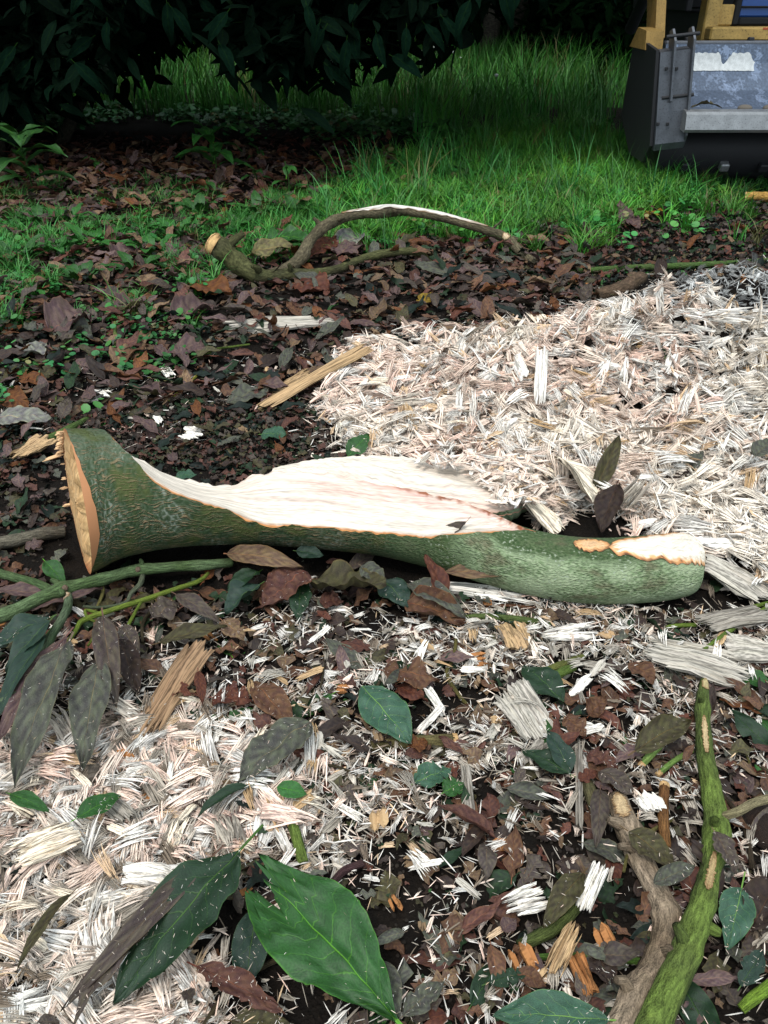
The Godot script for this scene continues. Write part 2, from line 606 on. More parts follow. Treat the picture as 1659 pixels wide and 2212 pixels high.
func leaf_mat(c: String) -> StandardMaterial3D:
	var key := "leaf " + c
	if MATS.has(key): return MATS[key]
	var d: int = LEAF[c][0]
	var m := mat(key, LEAF[c][1] * (0.72 if d else 0.85), 0.66 if d else 0.55, 0.3 if d else 0.4)
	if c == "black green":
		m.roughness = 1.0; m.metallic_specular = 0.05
	m.albedo_texture = T["leaf%d" % d]
	m.heightmap_enabled = true
	m.heightmap_texture = T["leaf_h%d" % d]
	m.heightmap_scale = 0.12
	m.backlight_enabled = c != "black green"
	m.backlight = Color(0.3, 0.3, 0.25) if d else Color(0.35, 0.4, 0.25)
	return m

func shade_mat() -> StandardMaterial3D:
	if MATS.has("shade leaf"): return MATS["shade leaf"]
	var m := tinted("shade leaf", 0.9, 0.1, T.leaf0)
	m.backlight_enabled = true
	m.backlight = Color(0.2, 0.3, 0.1)
	return m

func leaf_stuff_mat(d: int) -> StandardMaterial3D:
	var key := "leaf stuff %d" % d
	if MATS.has(key): return MATS[key]
	var m := tinted(key, 0.65 if d else 0.5, 0.35, T["leaf%d" % d])
	m.backlight_enabled = true
	m.backlight = Color(0.3, 0.3, 0.25)
	return m

func basis_from(x: Vector3, up := Vector3.UP) -> Basis:
	x = x.normalized()
	var z := x.cross(up)
	if z.length() < 0.01: z = x.cross(Vector3.RIGHT)
	z = z.normalized()
	return Basis(x, z.cross(x).normalized(), z)

func slope(x: float, z: float) -> Vector3:
	var e := 0.02
	return Vector3(H(x - e, z) - H(x + e, z), 2 * e, H(x, z - e) - H(x, z + e)).normalized()

func lie(c: Vector2, lift: float, tilt: float, s: Vector3) -> Transform3D:
	# lies at random on the ground there
	var n := (slope(c.x, c.y) + Vector3(R.randfn(), 0, R.randfn()) * tilt).normalized()
	var yaw := R.randf() * TAU
	var b := basis_from(Vector3(cos(yaw), 0, sin(yaw)).slide(n), n)
	return Transform3D(b.scaled_local(s), Vector3(c.x, H(c.x, c.y) + lift, c.y))

func single(o: Node3D, what: String, word: String, category: String, group: String) -> void:
	singles.append([o, what, word, category, group])

# ---------------------------------------------------------------- the setting
func ground() -> void:
	var xs: Array[float] = []
	var zs: Array[float] = []
	var x := 0.0
	var st := 0.028
	while x < 90.0:
		xs.append(x)
		if x > 1.5: st *= 1.07
		x += st
	var full: Array[float] = []
	for i in range(xs.size() - 1, 0, -1): full.append(-xs[i])
	full.append_array(xs)
	var z := 6.0
	while z > 0.1:
		zs.append(z); z -= 0.4
	st = 0.025
	while z > -140.0:
		zs.append(z)
		if z < -2.8: st *= 1.035
		z -= st
	var V := PackedVector3Array()
	for zz in zs:
		for xx in full:
			V.append(Vector3(xx, H(xx, zz), zz))
	var m := make(V, PackedVector2Array(), PackedColorArray(), grid_index(zs.size(), full.size()))
	var mt := mat("soil", Color(0.15, 0.135, 0.12), 0.9, 0.25)
	mt.albedo_texture = T.soil
	mt.uv1_triplanar = true
	mt.uv1_world_triplanar = true
	mt.uv1_scale = Vector3(2.2, 2.2, 2.2)
	mt.heightmap_enabled = true
	mt.heightmap_texture = T.soil_h
	mt.heightmap_scale = 0.8
	tag(part("ground", m, mt, self), "dark crumbly forest soil under the litter", "ground", "", "structure")

func leaf_clump(n: int, len_: float, spread: float) -> ArrayMesh:
	# a sprig: stalked leaves set round a short twig, hanging a little
	var V := PackedVector3Array(); var UV := PackedVector2Array(); var C := PackedColorArray(); var I := PackedInt32Array()
	for k in n:
		var yaw := TAU * k / n * 1.6 + R.randf()
		var at := Vector3(R.randfn(), R.randfn(), R.randfn()) * spread * 0.25
		var dirv := Vector3(cos(yaw), R.randf_range(-0.9, 0.25), sin(yaw)).normalized()
		var b := basis_from(dirv, (Vector3.UP + Vector3(R.randfn(), 0, R.randfn()) * 0.4).normalized())
		var L := len_ * R.randf_range(0.7, 1.15)
		var f := V.size()
		var sh := R.randf_range(0.7, 1.0)
		for i in 6:
			var t := i / 5.0
			var hw := L * 0.17 * pow(sin(PI * pow(clampf(t, 0.01, 0.99), 0.85)), 0.8)
			for j in 3:
				var v := j - 1.0
				V.append(at + b * Vector3(t * L, -0.18 * L * t * t + 0.2 * absf(v) * hw, v * hw))
				UV.append(Vector2(t, 0.5 + 0.5 * v))
				C.append(Color(sh, sh, sh))
		I.append_array(grid_index(6, 3, f))
	return make(V, UV, C, I)

func tree(called: String, label: String, x: float, z: float, rad: float, tall: float, crown_lo: float, crown_r: float, n: int, clumps: Array, group: String) -> void:
	var y0 := H(x, z) - 0.05
	var t := thing(called, label, "tree", Vector3(x, y0, z), group)
	var P := []
	var lean := Vector3(R.randfn() * 0.15, 0, R.randfn() * 0.15)
	for k in 5: P.append(Vector3(0, tall * k / 4.0, 0) + lean * k * 0.6 + Vector3(R.randfn(), 0, R.randfn()) * 0.05 * k)
	P = spline(P, 16)
	var rads := []
	for k in 17: rads.append(rad * (1.0 - 0.55 * k / 16.0) * (1.0 + 0.5 * exp(-k * 1.2)))
	part("trunk", tube(P, rads, 10, func(_t, _d, _p): return Color(0.07, 0.062, 0.05), 0.12), tinted("branch bark", 0.85, 0.25, T.bark, T.bark_h, 0.4), t)
	for k in 4:
		var a := TAU * k / 4 + R.randf()
		var b0: Vector3 = P[9 + k]
		var e := b0 + Vector3(cos(a) * crown_r * 0.7, crown_r * 0.4, sin(a) * crown_r * 0.7)
		part("limb", tube(spline([b0, b0.lerp(e, 0.5) + Vector3.UP * 0.2, e], 6), [rad * 0.35, rad * 0.3, rad * 0.25, rad * 0.2, rad * 0.16, rad * 0.1, rad * 0.05], 6, func(_t, _d, _p): return Color(0.07, 0.062, 0.05)), MATS["branch bark"], t)
	var xf := []
	for c in clumps.size(): xf.append([])
	var cols := []
	for c in clumps.size(): cols.append([])
	for k in n:
		var u := Vector3(R.randfn(), R.randfn(), R.randfn()).normalized() * pow(R.randf(), 0.4)
		var c := Vector3(u.x * crown_r, crown_lo + (tall + 1.0 - crown_lo) * (0.5 + 0.5 * u.y), u.z * crown_r)
		if NZ.get_noise_3d(c.x * 0.7 + x, c.y * 0.7, c.z * 0.7 + z) < -0.22: continue
		var i := R.randi() % clumps.size()
		var s := R.randf_range(1.6, 2.8)
		xf[i].append(Transform3D(Basis.from_euler(Vector3(R.randfn() * 0.3, R.randf() * TAU, R.randfn() * 0.3)).scaled(Vector3(s, s, s)), c))
		var g := R.randf_range(0.6, 1.2)
		cols[i].append(Color(0.030 * g, 0.075 * g, 0.028 * g))
	for i in clumps.size(): many("crown", clumps[i], shade_mat(), xf[i], cols[i], t)

func woods() -> void:
	var clumps := [leaf_clump(9, 0.17, 0.3), leaf_clump(8, 0.16, 0.25), leaf_clump(10, 0.15, 0.3)]
	# the big dark shrub that hangs over the litter: its lower edge rises and falls
	var s := thing("laurel_shrub", "big dark evergreen shrub overhanging the brown litter, large drooping leaves", "shrub", Vector3(-1.3, H(-1.3, -5.6), -5.6))
	var at := s.position
	var bark_m := tinted("branch bark", 0.85, 0.25, T.bark, T.bark_h, 0.4)
	for k in 7:
		var b0 := Vector3(-1.35 + R.randfn() * 0.25, 0, -0.5 + R.randfn() * 0.2)
		var e := Vector3((k - 3) * 0.55 - 0.7 + (0.5 if k > 3 else 0.0), 2.4 + R.randf(), R.randfn() * 0.7)
		part("stem", tube(spline([b0, b0.lerp(e, 0.4) + Vector3(R.randfn() * 0.15, 0.2, 0), e], 10), [0.045, 0.043, 0.041, 0.039, 0.036, 0.033, 0.03, 0.027, 0.022, 0.018, 0.012], 8, func(_t, _d, _p): return Color(0.05, 0.045, 0.035)), bark_m, s)
	# lower edge of the crown, metres above ground along x (at 4.6 m from the eye)
	var edge := [[-4.5, 0.14], [-2.6, 0.20], [-2.0, 0.34], [-1.65, 0.40], [-1.45, 0.52], [-1.28, 0.72], [-1.1, 0.80], [-0.92, 0.76], [-0.72, 0.58], [-0.6, 0.50], [-0.5, 0.56], [-0.34, 0.47], [-0.2, 0.58], [0.0, 0.52], [0.12, 0.64], [0.32, 0.76], [0.6, 0.86], [1.4, 1.05], [3.0, 1.3]]
	var low := func(x: float) -> float:
		for i in edge.size() - 1:
			if x < edge[i + 1][0]:
				return lerpf(edge[i][1], edge[i + 1][1], clampf((x - edge[i][0]) / (edge[i + 1][0] - edge[i][0]), 0, 1))
		return 1.3
	var xf := [[], [], []]
	var cols := [[], [], []]
	for k in 10500:
		var x := R.randf_range(-5.2, 2.2)
		var z := R.randf_range(-4.5, -7.3)
		if x < -1.5 and z > -5.05: continue
		var top := 3.6 - 0.08 * x * x
		var lo: float = low.call(x) + 0.16 + 0.45 * smoothstep(-5.9, -6.3, z)
		var y := lo + (top - lo) * pow(R.randf(), 1.7)
		if x > 0.5 and (y < 0.95 + (x - 0.5) * 0.35 or z > -5.0): continue
		if x > 1.2 and R.randf() < 0.6: continue
		var i := k % 3
		var sc := R.randf_range(0.8, 1.25)
		xf[i].append(Transform3D(Basis.from_euler(Vector3(R.randfn() * 0.3, R.randf() * TAU, R.randfn() * 0.3)).scaled(Vector3(sc, sc, sc)), Vector3(x, y, z) - at))
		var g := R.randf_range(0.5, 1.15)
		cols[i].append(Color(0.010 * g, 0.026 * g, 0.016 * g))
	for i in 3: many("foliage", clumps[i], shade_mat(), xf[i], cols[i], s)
	# the hanging leaves that stand out one by one along the lower front
	var shapes := []
	for k in 6: shapes.append(leaf_mesh({"L": 0.17, "W": 0.058, "nu": 10, "nv": 4, "arch": 0.012, "fold": 0.25, "wave": 0.04, "curl": -0.15}))
	for k in 170:
		var x := R.randf_range(-3.2, 0.75)
		var z := R.randf_range(-4.2, -4.9)
		if x < -1.5: z -= 0.65
		var y: float = low.call(x) + R.randf_range(0.02, 0.6) * R.randf()
		var dirv := Vector3(R.randfn() * 0.7, R.randf_range(-1.5, -0.1), R.randf_range(-0.2, 0.9)).normalized()
		var sc := R.randf_range(0.8, 1.2)
		var b := basis_from(dirv, Vector3(R.randfn() * 0.4, 0.6, 1.0).normalized())
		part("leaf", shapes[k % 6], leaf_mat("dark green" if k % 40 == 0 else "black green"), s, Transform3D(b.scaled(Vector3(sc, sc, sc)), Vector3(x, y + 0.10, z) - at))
	# a second leafy bough at the top right, in front of the machine's arm
	s = thing("leafy_bough", "leafy dark bough hanging at the top, left of the yellow machine", "branch", Vector3(1.25, 1.5, -5.0))
	part("stem", tube(spline([Vector3(-0.2, 0.5, -0.6), Vector3(0, 0, -0.2), Vector3(0.1, -0.42, 0)], 8), [0.02, 0.018, 0.016, 0.014, 0.012, 0.01, 0.008, 0.006, 0.004], 6, func(_t, _d, _p): return Color(0.05, 0.045, 0.035)), bark_m, s)
	for k in 46:
		var c := Vector3(R.randfn() * 0.16 - 0.05, R.randf_range(-0.60, 0.4), R.randfn() * 0.15)
		var b := basis_from(Vector3(R.randfn(), R.randf_range(-1.4, 0.1), R.randfn()).normalized(), Vector3(R.randfn() * 0.5, 0.7, 0.7).normalized())
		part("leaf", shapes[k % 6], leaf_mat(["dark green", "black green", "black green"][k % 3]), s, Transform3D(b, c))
	# trees of the wood behind
	var big := [leaf_clump(11, 0.22, 0.5), leaf_clump(10, 0.24, 0.5)]
	var spots := [[-7.5, -11.0, 0.22], [-4.6, -13.5, 0.2], [-2.4, -15.0, 0.16], [-0.3, -17.5, 0.2], [1.55, -14.2, 0.13], [2.15, -15.0, 0.17], [3.6, -16.5, 0.2], [5.6, -13.0, 0.24], [7.6, -10.0, 0.25], [-9.5, -7.5, 0.25], [1.0, -21.0, 0.2], [-5.5, -20.0, 0.22], [4.5, -22.0, 0.25], [9.5, -16.0, 0.25], [0.6, -12.8, 0.07]]
	var words := ["leftmost tall tree in the dark wood", "tall tree behind the left of the shrub", "slim tree behind the shrub", "tree deep in the wood behind the shrub", "thin trunk standing in the far grass, left of a pair", "thicker trunk standing in the far grass, right of a pair", "trunk in the wood behind the machine's arm", "thick tree behind the yellow cab", "tree to the right behind the machine", "tree at the far left beyond the shrub", "tree far behind the thin trunks", "tree far behind at the left", "tree far behind the machine", "tree at the far right of the wood", "slender young trunk at the edge of the far grass"]
	for k in spots.size():
		tree("tree", words[k], spots[k][0], spots[k][1], spots[k][2], R.randf_range(6.0, 8.0), 2.2 if spots[k][2] > 0.1 else 3.2, R.randf_range(2.8, 3.6), 900, big, "trees of the dark wood behind")
	# undergrowth along the edge of the wood
	var ug := [[-6.5, -12.0, 1.6], [-3.4, -14.5, 1.5], [-1.4, -16.5, 1.5], [0.4, -18.5, 1.5], [2.0, -18.0, 1.5], [3.4, -15.0, 1.3], [5.0, -17.0, 1.6], [7.0, -14.0, 1.7], [-5.0, -17.5, 1.8], [-8.5, -9.5, 1.7], [2.9, -12.5, 0.8], [9.0, -11.0, 1.8], [0.9, -15.8, 0.8]]
	var uw := ["left of the far grass", "behind the left end of the far grass", "behind the middle of the far grass", "deep behind the thin trunks", "behind the pair of thin trunks", "behind the machine's left side", "behind the yellow cab", "right of the cab at the wood's edge", "deep in the wood at the left", "at the far left of the clearing", "small, beside the machine's left side", "at the far right of the clearing", "small and pale, before the thin trunks"]
	for k in ug.size():
		var u = ug[k]
		var b := thing("bush", "dark green bush at the wood's edge, " + uw[k], "bush", Vector3(u[0], H(u[0], u[1]), u[1]), "bushes along the wood's edge")
		for q in 3: part("stem", tube([Vector3.ZERO, Vector3(R.randfn() * 0.3, u[2] * 0.5, R.randfn() * 0.3), Vector3(R.randfn() * 0.6, u[2] * 0.9, R.randfn() * 0.5)], [0.03, 0.02, 0.01], 6, func(_t, _d, _p): return Color(0.05, 0.045, 0.035)), bark_m, b)
		var x2 := [[], []]
		var c2 := [[], []]
		for q in int(420 * u[2]):
			var v := Vector3(R.randfn(), absf(R.randfn()), R.randfn()).normalized() * pow(R.randf(), 0.4)
			v = Vector3(v.x * u[2] * 1.1, v.y * u[2] * 1.25, v.z * u[2])
			if NZ.get_noise_3d(v.x * 1.2 + u[0], v.y * 1.2, v.z * 1.2) < -0.25: continue
			var sc := R.randf_range(0.8, 1.3)
			x2[q % 2].append(Transform3D(Basis.from_euler(Vector3(R.randfn() * 0.4, R.randf() * TAU, R.randfn() * 0.4)).scaled(Vector3(sc, sc, sc)), v))
			var g := R.randf_range(0.5, 1.3)
			c2[q % 2].append(Color(0.022 * g, 0.065 * g, 0.022 * g) * (1.6 if k == 12 else 1.0))
		for i in 2: many("foliage", big[i], shade_mat(), x2[i], c2[i], b)

# ---------------------------------------------------------------- the machine
func loader() -> void:
	var steel := mat("worn steel", Color.WHITE, 0.42, 0.5)
	steel.albedo_texture = T.worn
	steel.metallic = 0.35
	steel.uv1_triplanar = true
	steel.uv1_scale = Vector3(1.9, 1.9, 1.9)
	var plate := mat("dull steel", Color(0.105, 0.115, 0.14), 0.45, 0.5)
	plate.albedo_texture = T.grime; plate.metallic = 0.4
	plate.uv1_triplanar = true; plate.uv1_scale = Vector3(2.5, 2.5, 2.5)
	var dark := mat("black steel", Color(0.012, 0.012, 0.014), 0.6, 0.4)
	var bright := mat("bare steel", Color(0.27, 0.28, 0.30), 0.4, 0.5)
	bright.metallic = 0.5; bright.albedo_texture = T.grime
	bright.uv1_triplanar = true; bright.uv1_scale = Vector3(3, 3, 3)
	var yellow := mat("yellow paint", Color(0.56, 0.36, 0.11), 0.5, 0.4)
	yellow.albedo_texture = T.grime
	yellow.uv1_triplanar = true; yellow.uv1_scale = Vector3(2, 2, 2)
	var arm_paint := mat("worn yellow paint", Color(0.30, 0.19, 0.06), 0.6, 0.3)
	arm_paint.albedo_texture = T.grime
	arm_paint.uv1_triplanar = true; arm_paint.uv1_scale = Vector3(3, 3, 3)
	var rubber := mat("black rubber", Color(0.016, 0.016, 0.017), 0.8, 0.3)
	var t := thing("mulching_machine", "yellow tracked loader with a worn grey mulching head", "loader", Vector3(2.35, 0, -4.7))
	var o := t.position
	var box := func(called: String, a: Vector3, b: Vector3, m: Material, par: Node = t, c := 0.008) -> MeshInstance3D:
		return part(called, chamfered((b - a).abs(), c), m, par, Transform3D(Basis(), (a + b) / 2 - (o if par == t else Vector3.ZERO)))
	# hood of the mulching head: a bent sheet, x from 1.5 to 3.2
	var prof := [[-5.03, 0.705], [-5.00, 0.71], [-4.97, 0.705], [-4.955, 0.62], [-4.93, 0.575], [-4.84, 0.50], [-4.70, 0.435], [-4.58, 0.425], [-4.58, 0.405], [-4.72, 0.41], [-4.86, 0.475], [-4.96, 0.56], [-4.985, 0.62], [-5.03, 0.62]]
	for p in prof: p[0] -= o.z
	var hood := part("hood", extruded(prof, 1.51 - o.x, 3.19 - o.x), steel, t)
	box.call("hood_rail", Vector3(1.51, 0.692, -5.04), Vector3(3.19, 0.722, -4.985), plate)
	for k in 5: box.call("bolt", Vector3(1.62 + k * 0.34, 0.720, -5.03), Vector3(1.65 + k * 0.34, 0.738, -5.0), dark, t, 0.004)
	# torn white label on the hood
	var V := PackedVector3Array(); var I := PackedInt32Array()
	var n := 44
	for i in n + 1:
		var f := float(i) / n
		var up := 0.672 - 0.012 * absf(NF.get_noise_1d(f * 9.0)) - (0.055 * smoothstep(0.46, 0.52, f) * (1.0 - smoothstep(0.53, 0.68, f))) - 0.045 * smoothstep(0.9, 1.0, f)
		var dn := 0.585 + 0.003 * NF.get_noise_1d(f * 30.0)
		if f < 0.03: dn += 0.02
		for j in 4:
			var y := lerpf(dn, up, j / 3.0)
			var z := -4.966 + 0.0035
			if y < 0.62: z = lerpf(-4.93, -4.955, (y - 0.575) / 0.045) + 0.004
			else: z = lerpf(-4.955, -4.97, (y - 0.62) / 0.085) + 0.004
			V.append(Vector3(1.635 + 0.36 * f + 0.006 * NF.get_noise_1d(y * 60.0), y, z) - o)
	part("torn_label", make(V, PackedVector2Array(), PackedColorArray(), grid_index(n + 1, 4)), mat("label paper", Color(0.62, 0.65, 0.68), 0.6), t)
	MATS["label paper"].albedo_texture = T.grime; MATS["label paper"].uv1_triplanar = true; MATS["label paper"].uv1_scale = Vector3(6, 6, 6)
	# lip bar in front
	var lip := [[-4.60, 0.43], [-4.585, 0.438], [-4.53, 0.432], [-4.515, 0.42], [-4.50, 0.352], [-4.51, 0.338], [-4.60, 0.345]]
	for p in lip: p[0] -= o.z
	part("lip_bar", extruded(lip, 1.535 - o.x, 3.16 - o.x), bright, t)
	# end plates, at both ends of the head
	for e in 2:
		var x0 := 1.375 if e == 0 else 3.205
		# the end plates stand a little out of plumb
		var piv := Vector3(x0, 0.7, -4.6) - o
		var tilt := Transform3D(Basis(Vector3(0, 0, 1), 0.10), Vector3.ZERO)
		tilt.origin = piv - tilt.basis * piv
		var sg := 1.0
		var face := [[-4.66, 0.70], [-4.60, 0.69], [-4.58, 0.42], [-4.575, 0.27], [-4.60, 0.235], [-4.66, 0.245]]
		for p in face: p[0] -= o.z
		part("face_plate", extruded(face, x0 - o.x, x0 + 0.155 - o.x), plate, t, tilt)
		var sidep := [[-4.605, 0.70], [-4.60, 0.26], [-4.72, 0.16], [-5.0, 0.16], [-5.22, 0.34], [-5.05, 0.70], [-4.95, 0.74]]
		for p in sidep: p[0] -= o.z
		part("side_plate", extruded(sidep, x0 - 0.02 - o.x, x0 - 0.004 - o.x), dark, t, tilt)
		for k in 2:
			var bx: float = x0 + [0.055, 0.148][k] * sg
			var bar := [[-4.66, 0.775], [-4.615, 0.785], [-4.565, 0.735], [-4.555, [0.47, 0.30][k]], [-4.60, [0.455, 0.24][k]], [-4.66, 0.50]]
			for p in bar: p[0] -= o.z
			part("hanger_plate", extruded(bar, bx - o.x, bx + 0.011 - o.x), plate, t, tilt)
		for y in [0.755, 0.485]:
			var c := CylinderMesh.new()
			c.top_radius = 0.009; c.bottom_radius = 0.009; c.height = 0.16; c.radial_segments = 14
			part("pin", c, dark, t, tilt * Transform3D(Basis(Vector3(0, 0, 1), PI / 2), Vector3(x0 + 0.10, y, -4.588) - o))
	# rotor with its teeth
	var drum := CylinderMesh.new()
	drum.top_radius = 0.16; drum.bottom_radius = 0.16; drum.height = 1.66; drum.radial_segments = 28
	var rotor := part("rotor", drum, dark, t, Transform3D(Basis(Vector3(0, 0, 1), PI / 2), Vector3(2.35, 0.20, -4.95) - o))
	for k in 22:
		var a := k * 2.1
		var x := -0.78 + k * 0.073
		part("tooth", chamfered(Vector3(0.05, 0.05, 0.045), 0.006), bright if k % 4 == 1 else dark, rotor, Transform3D(Basis(Vector3(0, 1, 0), a), Vector3(cos(a) * 0.17, x, -sin(a) * 0.17)))
	box.call("back_plate", Vector3(1.5, 0.1, -5.35), Vector3(3.2, 0.66, -5.3), dark)
	# arms and body
	for e in 2:
		var x := 1.33 if e == 0 else 3.12
		var lug := [[-4.79, 0.69], [-4.81, 0.775], [-4.98, 0.785], [-5.10, 0.69]]
		for p in lug: p[0] -= o.z
		part("arm_lug", extruded(lug, x + 0.02 - o.x, x + 0.11 - o.x), arm_paint, t)
		var arm := [[-4.90, 0.74], [-5.16, 1.30], [-5.9, 1.66], [-6.9, 1.60], [-6.9, 1.45], [-5.95, 1.48], [-5.32, 1.20], [-5.06, 0.72]]
		for p in arm: p[0] -= o.z
		part("lift_arm", extruded(arm, x + 0.095 - o.x, x + 0.145 - o.x), arm_paint, t)
		var cyl := CylinderMesh.new()
		cyl.top_radius = 0.03; cyl.bottom_radius = 0.035; cyl.height = 0.8
		part("ram", cyl, dark, t, Transform3D(Basis(Vector3(1, 0, 0), 0.9), Vector3(x + 0.16, 1.0, -5.35) - o))
		var tr := [[-5.5, 0.02], [-6.5, 0.02], [-6.8, 0.3], [-6.6, 0.55], [-5.4, 0.55], [-5.2, 0.3]]
		for p in tr: p[0] -= o.z
		part("track", extruded(tr, (1.90 if e == 0 else 2.84) - o.x, (2.10 if e == 0 else 3.04) - o.x), rubber, t)
	box.call("quick_coupler", Vector3(1.55, 0.25, -5.5), Vector3(3.15, 0.62, -5.36), dark)
	box.call("body", Vector3(1.92, 0.45, -6.7), Vector3(2.96, 0.84, -5.75), dark)
	var cab := part("cab", chamfered(Vector3(1.16, 0.07, 0.16), 0.01), yellow, t, Transform3D(Basis(), Vector3(2.48, 0.735, -5.52) - o))
	box.call("cab_post", Vector3(1.885, 0.68, -5.66), Vector3(1.975, 2.05, -5.54), yellow)
	box.call("cab_post", Vector3(2.99, 0.68, -5.66), Vector3(3.06, 2.05, -5.54), yellow)
	box.call("cab_roof", Vector3(1.85, 2.05, -7.0), Vector3(3.1, 2.15, -5.5), yellow)
	box.call("cab_panel", Vector3(1.974, 0.772, -5.63), Vector3(2.062, 0.88, -5.57), yellow)
	box.call("cab_back", Vector3(1.86, 0.84, -6.95), Vector3(3.08, 2.05, -6.88), dark)
	box.call("cab_side", Vector3(1.80, 0.84, -6.88), Vector3(1.84, 1.5, -5.66), dark)
	# front window: black frame round a blue glossy pane
	var blue := mat("blue pane", Color(0.02, 0.065, 0.23), 0.22, 0.5)
	box.call("window_frame", Vector3(2.066, 0.775, -5.64), Vector3(2.105, 2.0, -5.585), rubber)
	box.call("window_frame", Vector3(2.106, 0.775, -5.64), Vector3(2.95, 0.815, -5.585), rubber)
	box.call("window_frame", Vector3(2.106, 0.862, -5.632), Vector3(2.95, 0.872, -5.59), rubber)
	box.call("window_pane", Vector3(2.106, 0.816, -5.63), Vector3(2.95, 2.0, -5.61), blue)
	for k in 4: box.call("warning_stripe", Vector3(2.2 + k * 0.13, 0.757, -5.441), Vector3(2.28 + k * 0.13, 0.768, -5.437), mat("red paint", Color(0.4, 0.08, 0.03)) if k % 2 == 0 else mat("white paint", Color(0.7, 0.7, 0.68)), t, 0.001)
	for k in 4:
		part("bolt", chamfered(Vector3(0.016, 0.016, 0.008), 0.003), dark, t, Transform3D(Basis(), Vector3(1.415 + 0.05 * (k % 2), 0.62 - 0.25 * (k / 2), -4.572 - 0.012 * (1 - k / 2)) - o))
	# debris lying on the hood: a dead leaf pile and two stones
	var d := part("dead_leaf_on_machine", leaf_mesh({"L": 0.16, "W": 0.06, "roll": 1.0, "arch": 0.02, "torn": 0.4, "seed": 3.0}), leaf_mat("olive"), self, Transform3D(basis_from(Vector3(1, 0, 0.05)), Vector3(1.575, 0.442, -4.60)))
	tag(d, "curled olive dead leaf lying on the mulching head's ledge", "leaf", "")
	for k in 2:
		var sp := SphereMesh.new()
		sp.radius = 0.026; sp.height = 0.036; sp.radial_segments = 10; sp.rings = 5
		var st := part("clod", sp, mat("clod", Color(0.10, 0.085, 0.07), 0.95), self, Transform3D(Basis(Vector3.UP, k * 1.1).scaled(Vector3(1.5, 1, 1)), Vector3(1.865 + k * 0.13, 0.438, -4.62)))
		tag(st, ["earth clod on the machine's ledge below the white label", "earth clod on the machine's ledge at the frame's right edge"][k], "clod", "clods on the ledge")

# ---------------------------------------------------------------- the log
func log_bark_texture() -> void:
	var w := 1400; var h := 640
	var r1 := noise_image(w / 14, h, 0.15, 61, 3, FastNoiseLite.TYPE_SIMPLEX_SMOOTH, true)
	r1.resize(w, h, Image.INTERPOLATE_CUBIC)
	var r2 := noise_image(w / 4, h, 0.12, 62, 3, FastNoiseLite.TYPE_SIMPLEX_SMOOTH, true)
	r2.resize(w, h, Image.INTERPOLATE_CUBIC)
	var n1 := noise_image(w, h, 0.008, 63, 5).get_data()
	var n2 := noise_image(w, h, 0.09, 64, 3).get_data()
	var wv := noise_image(w, h, 0.012, 65, 2).get_data()
	var a := r1.get_data(); var b := r2.get_data()
	var o := PackedByteArray(); o.resize(w * h * 3)
	var hh := PackedByteArray(); hh.resize(w * h)
	for y in h:
		var v := float(y) / h
		for x in w:
			var i := y * w + x
			var u := float(x) / w
			var yy := posmod(y + (wv[i] - 128) / 13, h)
			var q := yy * w + x
			var big := (n1[i] - 128) / 128.0
			var fin := (n2[i] - 128) / 128.0
			var k := smoothstep(0.40, 0.66, u + big * 0.10)
			var line := smoothstep(0.68, 0.86, a[q] / 255.0)
			var crack := smoothstep(0.62, 0.86, b[q] / 255.0)
			# stump: dark green and grey with tan cracks
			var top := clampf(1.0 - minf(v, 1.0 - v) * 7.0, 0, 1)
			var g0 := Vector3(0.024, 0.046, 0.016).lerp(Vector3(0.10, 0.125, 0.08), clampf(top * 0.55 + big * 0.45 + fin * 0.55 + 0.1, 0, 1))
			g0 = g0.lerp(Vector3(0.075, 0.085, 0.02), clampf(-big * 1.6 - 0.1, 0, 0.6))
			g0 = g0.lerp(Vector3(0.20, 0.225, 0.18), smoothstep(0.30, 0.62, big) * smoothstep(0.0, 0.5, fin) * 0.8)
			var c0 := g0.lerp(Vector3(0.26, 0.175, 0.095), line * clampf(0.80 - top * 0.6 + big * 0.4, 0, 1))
			# limb: green above, pale lichen green below
			var pale := smoothstep(0.07, 0.135, v + big * 0.045 + fin * 0.015) * smoothstep(0.60, 0.72, u + big * 0.08) * (1.0 - smoothstep(0.40, 0.5, v))
			var g1 := Vector3(0.034, 0.068, 0.020).lerp(Vector3(0.095, 0.125, 0.055), clampf(0.5 + fin * 0.8 + big * 0.3, 0, 1))
			g1 = g1.lerp(Vector3(0.31, 0.365, 0.22).lerp(Vector3(0.13, 0.19, 0.085), clampf(0.42 + fin * 0.75 + big * 0.6, 0, 1)), pale)
			g1 = g1.lerp(Vector3(0.13, 0.08, 0.055), clampf(big * 2.0 - 0.7, 0, 0.8) * (1.0 - k * 0.3))
			g1 = g1.lerp(Vector3(0.42, 0.45, 0.36), smoothstep(0.30, 0.6, fin) * smoothstep(-0.1, 0.4, -big) * 0.7)
			var c1 := g1.lerp(Vector3(0.06, 0.085, 0.04), crack * clampf(0.45 + big * 1.1, 0.1, 0.9))
			var c := c0.lerp(c1, k)
			o[i * 3] = int(pow(c.x * 0.85, 0.4545) * 255); o[i * 3 + 1] = int(pow(c.y * 0.85, 0.4545) * 255); o[i * 3 + 2] = int(pow(c.z * 0.85, 0.4545) * 255)
			hh[i] = int(clampf(140 + fin * 40 - 110 * lerpf(line * 0.9, crack * 0.6, k), 0, 255))
	T.log_bark = from_bytes(w, h, o)
	T.log_bark_h = from_bytes(w, h, hh, Image.FORMAT_L8)

